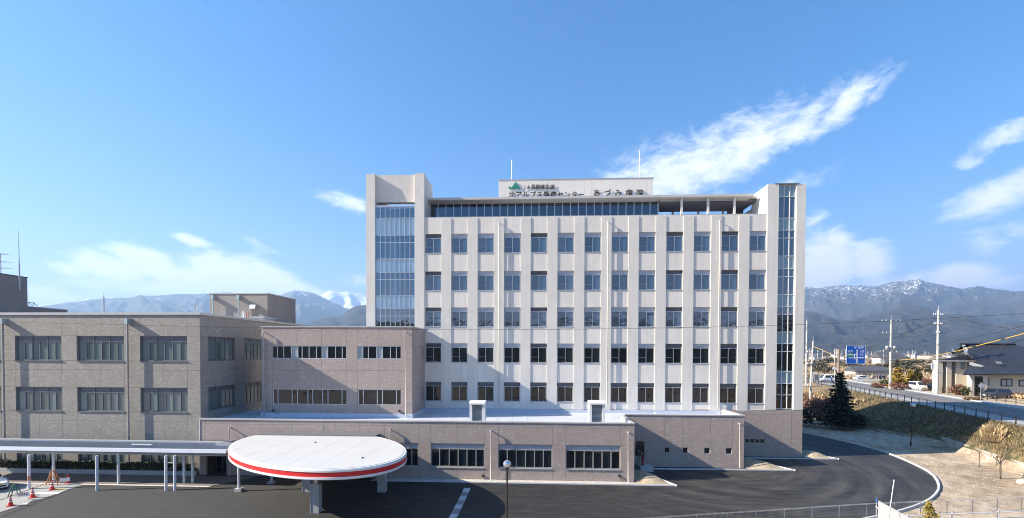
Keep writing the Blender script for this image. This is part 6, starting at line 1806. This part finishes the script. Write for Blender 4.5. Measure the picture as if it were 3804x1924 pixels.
# ================================================================== vehicles
def car(name, label, cat, loc, rz, L_, W_w, H_, paint, prof, plate=None, group=None):
    """prof: stations (x, belt z, roof z or None, half width factor)"""
    o = thing(name, label, cat, loc, rz, group)
    hw = W_w/2
    def loft(st, inset, zlo):
        mb = MB(); R_ = []
        for (x, zb_, zt_, k, zf_) in st:
            w = hw*k
            R_.append([(x, -w*0.97, zf_), (x, -w, lerp(zf_, zb_, 0.55)), (x, -w*0.965, zb_), (x, -w*0.80, zt_), (x, w*0.80, zt_), (x, w*0.965, zb_), (x, w, lerp(zf_, zb_, 0.55)), (x, w*0.97, zf_)])
        n_ = 8
        for r_ in R_: mb.v += r_
        for i in range(len(R_)-1):
            for k in range(n_):
                mb.f.append((i*n_+k, i*n_+(k+1) % n_, (i+1)*n_+(k+1) % n_, (i+1)*n_+k)); mb.sm.append(k not in (0, 7))
        mb.f += [tuple(range(n_)), tuple(range(len(R_)*n_-1, (len(R_)-1)*n_-1, -1))]; mb.sm += [False, False]
        return mb
    loft(prof, 0, 0).build('body', paint, o)
    # glazing: thin panels just proud of the cabin
    cab = [(x, zb_, zt_, k) for (x, zb_, zt_, k, zf_) in prof if zt_-zb_ > 0.25]
    glz = M['glass_dark']
    for s_ in (-1, 1):
        for i in range(len(cab)-1):
            (xa, ba, ta, ka), (xb, bb, tb, kb) = cab[i], cab[i+1]
            e = 0.05
            def P_(x, b_, t_, k, u): return Vector((x, s_*(lerp(0.965, 0.80, u)*hw*k+0.012), lerp(b_, t_, u)))
            a0_, a1_ = P_(xa+e, ba, ta, ka, 0.1), P_(xa+e, ba, ta, ka, 0.82); b0_, b1_ = P_(xb-e, bb, tb, kb, 0.1), P_(xb-e, bb, tb, kb, 0.82)
            MB().add([a0_, b0_, b1_, a1_], [(0,1,2,3) if s_ < 0 else (3,2,1,0)]).build('side_window', glz, o)
    def screen(i, j, name_):
        (xa, ba, ta, ka, fa), (xb, bb, tb, kb, fb) = prof[i], prof[j]
        d = 0.018 if xb < xa else -0.018
        za, zb2 = max(ta, ba), max(tb, bb)
        u0, u1 = 0.08, 0.90
        pa = lambda u, s_: (lerp(xa, xb, u)+d, s_*hw*0.80*lerp(ka, kb, u)*0.94, lerp(ta, tb, u)+0.012)
        MB().add([pa(u0, -1), pa(u0, 1), pa(u1, 1), pa(u1, -1)], [(0,1,2,3)]).build(name_, glz, o)
    fs_i = [i for i in range(len(prof)-1) if abs(prof[i][2]-prof[i+1][2]) > 0.3]
    for i in fs_i: screen(i, i+1, 'windscreen' if prof[i][0] > 0 else 'rear_window')
    wr = 0.27 if H_ > 1.55 and L_ < 3.6 else 0.32
    for x in (L_*0.31, -L_*0.31):
        for s_ in (-1, 1):
            wh = MB(); y0 = s_*(hw-0.09)
            ring = lambda rr, yy: [(x+rr*math.cos(k*math.pi/9), yy, wr+rr*math.sin(k*math.pi/9)) for k in range(18)]
            A_r, B_r = ring(wr, y0-0.10), ring(wr, y0+0.10)
            wh.add(A_r+B_r, [(k, (k+1) % 18, 18+(k+1) % 18, 18+k) for k in range(18)], True); wh.add(A_r, [tuple(range(17, -1, -1))]); wh.add(B_r, [tuple(range(18))])
            w_ = wh.build('wheel', M['rubber'], o)
            rm = ring(wr*0.62, y0+s_*0.104); MB().add(rm, [tuple(range(18)) if s_ > 0 else tuple(range(17, -1, -1))]).build('rim', M['alu'], w_)
    xf_ = prof[0][0]; zb_ = prof[0][1]
    for s_ in (-1, 1):
        MB().sphere((xf_-0.10, s_*hw*0.70, lerp(prof[0][4], zb_, 0.78)), 0.13, 8, 6, (0.8, 1.2, 0.6)).build('headlight', M['porcelain'], o)
        MB().box(xf_*0.42, xf_*0.42+0.12, s_*(hw+0.02)-0.06, s_*(hw+0.02)+0.06, zb_*1.12, zb_*1.12+0.14).build('wing_mirror', paint, o)
    MB().box(xf_-0.02, xf_+0.012, -hw*0.62, hw*0.62, prof[0][4]+0.08, prof[0][4]+0.2).build('grille', M['rubber'], o)
    MB().box(xf_, xf_+0.025, -0.17, 0.17, prof[0][4]+0.22, prof[0][4]+0.38).build('number_plate', plate or M['sign_white'], o)
    return o
def kei(L_=3.4, H_=1.78): return [(L_/2, 0.78, 0.80, 0.86, 0.25), (L_/2-0.12, 0.88, 0.93, 0.97, 0.22), (L_/2-0.62, 0.98, 1.02, 1.0, 0.2), (L_/2-1.12, 1.0, H_-0.04, 1.0, 0.2), (0.0, 1.0, H_, 1.0, 0.2), (-L_/2+0.2, 1.0, H_-0.03, 0.99, 0.22), (-L_/2, 0.95, 1.0, 0.95, 0.28)]
def hatch(L_, H_): return [(L_/2, 0.62, 0.64, 0.80, 0.25), (L_/2-0.18, 0.76, 0.80, 0.95, 0.22), (L_/2-0.95, 0.9, 0.95, 1.0, 0.2), (L_/2-1.75, 0.93, H_-0.03, 1.0, 0.2), (-0.3, 0.95, H_, 1.0, 0.2), (-L_/2+0.55, 0.98, H_-0.07, 0.98, 0.22), (-L_/2, 0.95, 1.0, 0.92, 0.3)]
def vanp(L_, H_): return [(L_/2, 0.82, 0.84, 0.86, 0.3), (L_/2-0.25, 1.02, 1.06, 0.97, 0.25), (L_/2-1.1, 1.12, H_-0.05, 1.0, 0.25), (0.0, 1.12, H_, 1.0, 0.25), (-L_/2+0.12, 1.12, H_-0.04, 0.99, 0.25), (-L_/2, 1.1, 1.14, 0.97, 0.3)]
cw = plain('car_white', (0.70, 0.71, 0.72), 0.25, ior=1.6); ck = plain('car_black', (0.010, 0.011, 0.014), 0.2, ior=1.6); cg = plain('car_grey', (0.085, 0.09, 0.10), 0.25, 0.4)
py_ = plain('plate_yellow', (0.65, 0.42, 0.03), 0.5)
q = gpt(3408, 1447); car('parked_car', 'small boxy white car with a yellow plate in the house yard', 'car', q, -1.6, 3.4, 1.48, 1.8, cw, kei(), py_)
q = gpt(3488, 1449); car('parked_car', 'black hatchback half hidden by the tall utility pole', 'car', q, -1.3, 3.9, 1.66, 1.5, ck, hatch(3.9, 1.52))
q = Vector((atY(3698, 1460, 81.5).x, 81.5, ROAD_Z)); car('parked_car', 'dark grey estate car parked in front of the house door', 'car', q, math.pi+0.22, 4.75, 1.8, 1.7, cg, hatch(4.75, 1.66))
q = gpt(3080, 1417); car('parked_van', 'white van on the road behind the dark spruce', 'van', q, math.pi-0.12, 4.7, 1.7, 1.98, cw, vanp(4.7, 1.98))
nose = atZ(18, 1826, 0.1)
car('parked_car', 'white car nosing in at the left edge beside the green trestle', 'car', (nose.x-2.55, nose.y+0.9, g(nose.y)+0.03), -0.35, 3.4, 1.48, 1.5, cw, hatch(3.4, 1.5), py_)
for k, (px, py, c_, lab) in enumerate(((3205, 1420, cw, 'pale car parked far behind the guard rail, left one'), (3275, 1421, cg, 'dark car parked far behind the guard rail, right one'))):
    qq = atY(px, py, 132); car('parked_car', lab, 'car', (qq.x, 132, 3.9), 0.1, 4.2, 1.7, 1.5, c_, hatch(4.2, 1.5))
# person in a blue jacket beside the van (one continuous skinned body)
def person(label, loc, rz):
    o = thing('person', label, 'person', loc, rz)
    J = {'pel': (0,0,0.92), 'waist': (0,0.01,1.08), 'chest': (0,0.0,1.32), 'neck': (0,0,1.48), 'head0': (0,-0.01,1.56), 'head1': (0,-0.02,1.70),
         'hl': (-0.10,0,0.88), 'kl': (-0.12,-0.04,0.48), 'al': (-0.12,0.03,0.09), 'tl': (-0.13,-0.12,0.04),
         'hr': (0.10,0,0.88), 'kr': (0.13,-0.10,0.50), 'ar': (0.13,0.0,0.09), 'tr': (0.14,-0.15,0.04),
         'sl': (-0.19,0,1.42), 'el': (-0.27,0.03,1.14), 'wl': (-0.26,-0.12,0.92), 'fl': (-0.25,-0.17,0.84),
         'sr': (0.19,0,1.42), 'er': (0.28,-0.02,1.15), 'wr': (0.22,-0.22,1.05), 'fr': (0.20,-0.29,1.02)}
    Rr = {'pel': .14, 'waist': .13, 'chest': .16, 'neck': .055, 'head0': .09, 'head1': .10, 'hl': .09, 'kl': .065, 'al': .05, 'tl': .04, 'hr': .09, 'kr': .065, 'ar': .05, 'tr': .04, 'sl': .07, 'el': .055, 'wl': .04, 'fl': .03, 'sr': .07, 'er': .055, 'wr': .04, 'fr': .03}
    E_ = [('pel','waist'),('waist','chest'),('chest','neck'),('neck','head0'),('head0','head1'),('pel','hl'),('hl','kl'),('kl','al'),('al','tl'),('pel','hr'),('hr','kr'),('kr','ar'),('ar','tr'),('chest','sl'),('sl','el'),('el','wl'),('wl','fl'),('chest','sr'),('sr','er'),('er','wr'),('wr','fr')]
    ks = list(J); me = bpy.data.meshes.new('body'); me.from_pydata([J[k] for k in ks], [(ks.index(a), ks.index(b)) for a, b in E_], [])
    ob = bpy.data.objects.new('body', me); link(ob)
    sk = ob.modifiers.new('skin', 'SKIN'); sd = ob.modifiers.new('sub', 'SUBSURF'); sd.levels = 1; sd.render_levels = 1
    for i, k in enumerate(ks):
        v = me.skin_vertices[0].data[i]; v.radius = (Rr[k], Rr[k]*0.9); v.use_root = (k == 'pel')
    dg = bpy.context.evaluated_depsgraph_get(); bm = bpy.data.meshes.new_from_object(ob.evaluated_get(dg))
    bpy.data.objects.remove(ob)
    for nm, col in (('jacket_blue', (0.02, 0.13, 0.5)), ('trousers', (0.05, 0.05, 0.07)), ('skin', (0.45, 0.28, 0.2)), ('shoes', (0.02, 0.02, 0.02))): bm.materials.append(plain(nm, col, 0.8))
    for f_ in bm.polygons:
        z = f_.center.z; xx = abs(f_.center.x); yy = f_.center.y
        f_.material_index = 3 if z < 0.08 else (2 if z > 1.47 or (yy < -0.2 and z > 0.9) else (1 if z < 0.86 and xx < 0.22 else 0)); f_.use_smooth = True
    link(bpy.data.objects.new('body', bm), o)
    MB().sphere((0, -0.005, 1.70), 0.125, 12, 8, (1, 1.05, 0.75)).build('hat', M['white_paint'], o)
    return o
q = atY(3089, 1417, 118); person('person in a blue jacket and white hat standing beside the white van', (q.x, 118, ROAD_Z+0.02), 0.4)

# ================================================================== planting round the house, far fields
def stand(px, py, Y, hpy, name, label, r, mat, **kw):
    b = atY(px, py, Y); h_ = atY(px, hpy, Y).z-ROAD_Z
    return conifer(name, label, (b.x, Y, ROAD_Z-0.05), h_, r, mat, **kw)
stand(3336, 1420, 104, 1357, 'golden_conifer', 'largest golden conifer right of the transformer pole', 1.7, L['golden'], tiers=14, size=0.26, dens=1.3)
stand(3382, 1420, 106, 1368, 'golden_conifer', 'slimmer golden conifer behind the small white car', 1.25, L['golden'], tiers=13, size=0.24, dens=1.2)
stand(3408, 1420, 104, 1365, 'green_conifer', 'dark green conifer between the golden one and the black car', 1.5, L['dkcon'], tiers=14, size=0.26, dens=1.4)
for px, py, Y, r, h_, mt, lab, nm in ((3335, 1437, 99, 2.2, 1.9, 'russet', 'low russet shrub at the foot of the transformer pole', 'russet_shrub'),
        (3450, 1420, 101, 1.9, 3.2, 'russet', 'bare russet shrub between the cars and the tall pole', 'russet_shrub'),
        (3560, 1450, 87, 1.9, 2.6, 'russet', 'round russet shrub in front of the house door', 'russet_shrub'),
        (3585, 1452, 86, 1.2, 2.2, 'green', 'green leafed shrub beside the round russet shrub', 'green_shrub'),
        (3290, 1425, 108, 1.2, 2.2, 'green', 'small green shrub left of the transformer pole', 'green_shrub'),
        (3765, 1462, 82, 2.0, 1.3, 'brown', 'low brown shrub in front of the dark grey car', 'brown_shrub'),
        (3800, 1468, 80, 1.8, 1.0, 'straw', 'pale grassy shrub at the right edge of the yard', 'straw_shrub'),
        (3265, 1432, 104, 1.4, 1.3, 'russet', 'small reddish shrub behind the road fence', 'russet_shrub'),
        (3620, 1480, 77, 1.3, 0.7, 'brown', 'very low brown shrub against the far road fence', 'brown_shrub')):
    b = atY(px, py, Y); shrub(nm, lab, (b.x, Y, ROAD_Z-0.05), r*0.8, h_*0.8, L[mt], 900, 0.17, stems=10)
# bare trees and bushes dotted over the river plain
rr2 = random.Random(5)
far_b = MB()
for k in range(46):
    px = rr2.uniform(2990, 3500); Y = rr2.uniform(170, 420); b = atY(px, 1340, Y)
    o = thing('field_bush', 'low dark bush scattered on the dry river plain', 'bush', (b.x, Y, ROAD_Z-0.1), group='bushes on the river plain')
    if k == 0:
        mb = MB(); leaves(clump_pts((0,0,0.9), 1.6, 260, (1.5, 1.2, 0.8), 0.3), 0.5, mb); fb_me = mb.mesh('foliage', L['far'])
    c_ = link(bpy.data.objects.new('foliage', fb_me), o); s_ = rr2.uniform(0.6, 1.7); c_.scale = (s_*1.4, s_, s_*rr2.uniform(0.7, 1.3)); c_.rotation_euler = (0, 0, rr2.random()*6)
# dry reeds band: straw tussocks too many to count
mb = MB()
for k in range(14000):
    Y = rr2.uniform(128, 330); px = rr2.uniform(2960, 3900); b = atY(px, 1340, Y); hh = rr2.uniform(0.6, 1.6); a = rr2.random()*3.14; w = 0.25
    x, y = b.x, Y
    mb.add([(x-w*math.cos(a), y-w*math.sin(a), ROAD_Z-0.1), (x+w*math.cos(a), y+w*math.sin(a), ROAD_Z-0.1), (x+rr2.gauss(0, 0.4), y, ROAD_Z+hh)], [(0,1,2)])
tag(mb.build('dry_reeds', L['reed']), 'dry reeds and grass over the river plain', 'grass', kind='stuff')
# distant town
roof_c = [plain('far_roof_dark', (0.09, 0.09, 0.10), 0.6), plain('far_roof_brown', (0.16, 0.09, 0.07), 0.7), plain('far_roof_blue', (0.12, 0.15, 0.2), 0.6)]
wall_c = [plain('far_wall_white', (0.62, 0.62, 0.60), 0.8), plain('far_wall_grey', (0.42, 0.42, 0.42), 0.8), plain('far_wall_cream', (0.5, 0.45, 0.36), 0.8)]
meshes = {}
for k in range(90):
    px = rr2.uniform(2985, 3560) if k < 76 else rr2.uniform(3560, 3900); Y = rr2.uniform(480, 1500)
    b = atY(px, 1330, Y); w, d, h_ = rr2.uniform(7, 14), rr2.uniform(6, 9), rr2.uniform(3.2, 6.5)
    o = thing('far_house', ['tiny white walled', 'tiny grey walled', 'tiny cream walled'][k % 3]+' house with a '+['dark', 'brown', 'slate blue'][(k//3) % 3]+' roof in the distant town', 'house', (b.x, Y, ROAD_Z-0.2), rr2.uniform(-0.5, 0.5), 'houses of the distant town')
    i, j = k % 3, (k//3) % 3
    if ('w', i) not in meshes: meshes[('w', i)] = MB().box(-0.5, 0.5, -0.5, 0.5, 0, 1).mesh('wall', wall_c[i])
    if ('r', j) not in meshes: meshes[('r', j)] = MB().prism([(-0.58, 0), (0.58, 0), (0, 0.45)], -0.56, 0.56, 'y').mesh('roof', roof_c[j])
    w_ = link(bpy.data.objects.new('wall', meshes[('w', i)]), o); w_.scale = (w, d, h_)
    r_ = link(bpy.data.objects.new('roof', meshes[('r', j)]), o); r_.scale = (w, d, h_*0.9); r_.location = (0, 0, h_); r_.rotation_euler = (0, 0, 0)
for k in range(40):
    px = rr2.uniform(2985, 3520); Y = rr2.uniform(300, 1100); b = atY(px, 1330, Y)
    if k == 0: pole_me = MB().tube([(0,0,0), (0,0,11)], 0.28, 5).box(-1.1, 1.1, -0.12, 0.12, 9.6, 9.8).mesh('far_pole', M['pole'])
    o = link(bpy.data.objects.new('far_pole', pole_me)); o.location = (b.x, Y, ROAD_Z-0.2); tag(o, 'thin pale pole in the distant town', 'utility pole', 'poles of the distant town')
# low shed and big roofed house in the middle distance
sh = thing('shed', 'long low dark roofed shed beyond the guard rail', 'shed')
q = atY(3238, 1410, 150)
box('wall', q.x-5, q.x+5, 150, 155, 3.9, 6.0, M['cream2'], sh); MB().prism([(149.5, 5.9), (155.5, 5.9), (152.5, 7.4)], q.x-5.4, q.x+5.4, 'x').build('roof', roof_c[0], sh)
fh = thing('far_farmhouse', 'white walled house with a dark roof behind the transformer pole', 'house')
q = atY(3320, 1338, 330)
box('wall', q.x-9, q.x+7, 330, 338, 3.9, 9.0, wall_c[0], fh); MB().prism([(328.5, 8.8), (339.5, 8.8), (334, 12.4)], q.x-10, q.x+8, 'x').build('roof', roof_c[0], fh)
# wall and bridge rail near the van
bw = thing('parapet_wall', 'pale stone gate pier and low railing beside the van', 'wall')
q = atY(3028, 1398, 120)
box('gate_pier', q.x-0.9, q.x+0.9, 119.5, 120.5, 3.8, atY(3028, 1385, 120).z, M['cast_concrete'], bw)
box('name_plate', q.x-0.4, q.x+0.4, 119.46, 119.5, 4.9, 6.0, M['stone'], bw)
for dx0_, dx1_ in ((-7, -0.9), (0.9, 4)):
    MB().box(q.x+dx0_, q.x+dx1_, 119.9, 120.0, 5.2, 5.35).box(q.x+dx0_, q.x+dx1_, 119.85, 120.05, 3.8, 4.3).build('rail', M['steel_grey'], bw)
    for k in range(8):
        x = lerp(q.x+dx0_, q.x+dx1_, (k+0.5)/8); ubox('baluster', x-0.04, x+0.04, 119.91, 119.99, 4.3, 5.2, M['steel_grey'], bw)
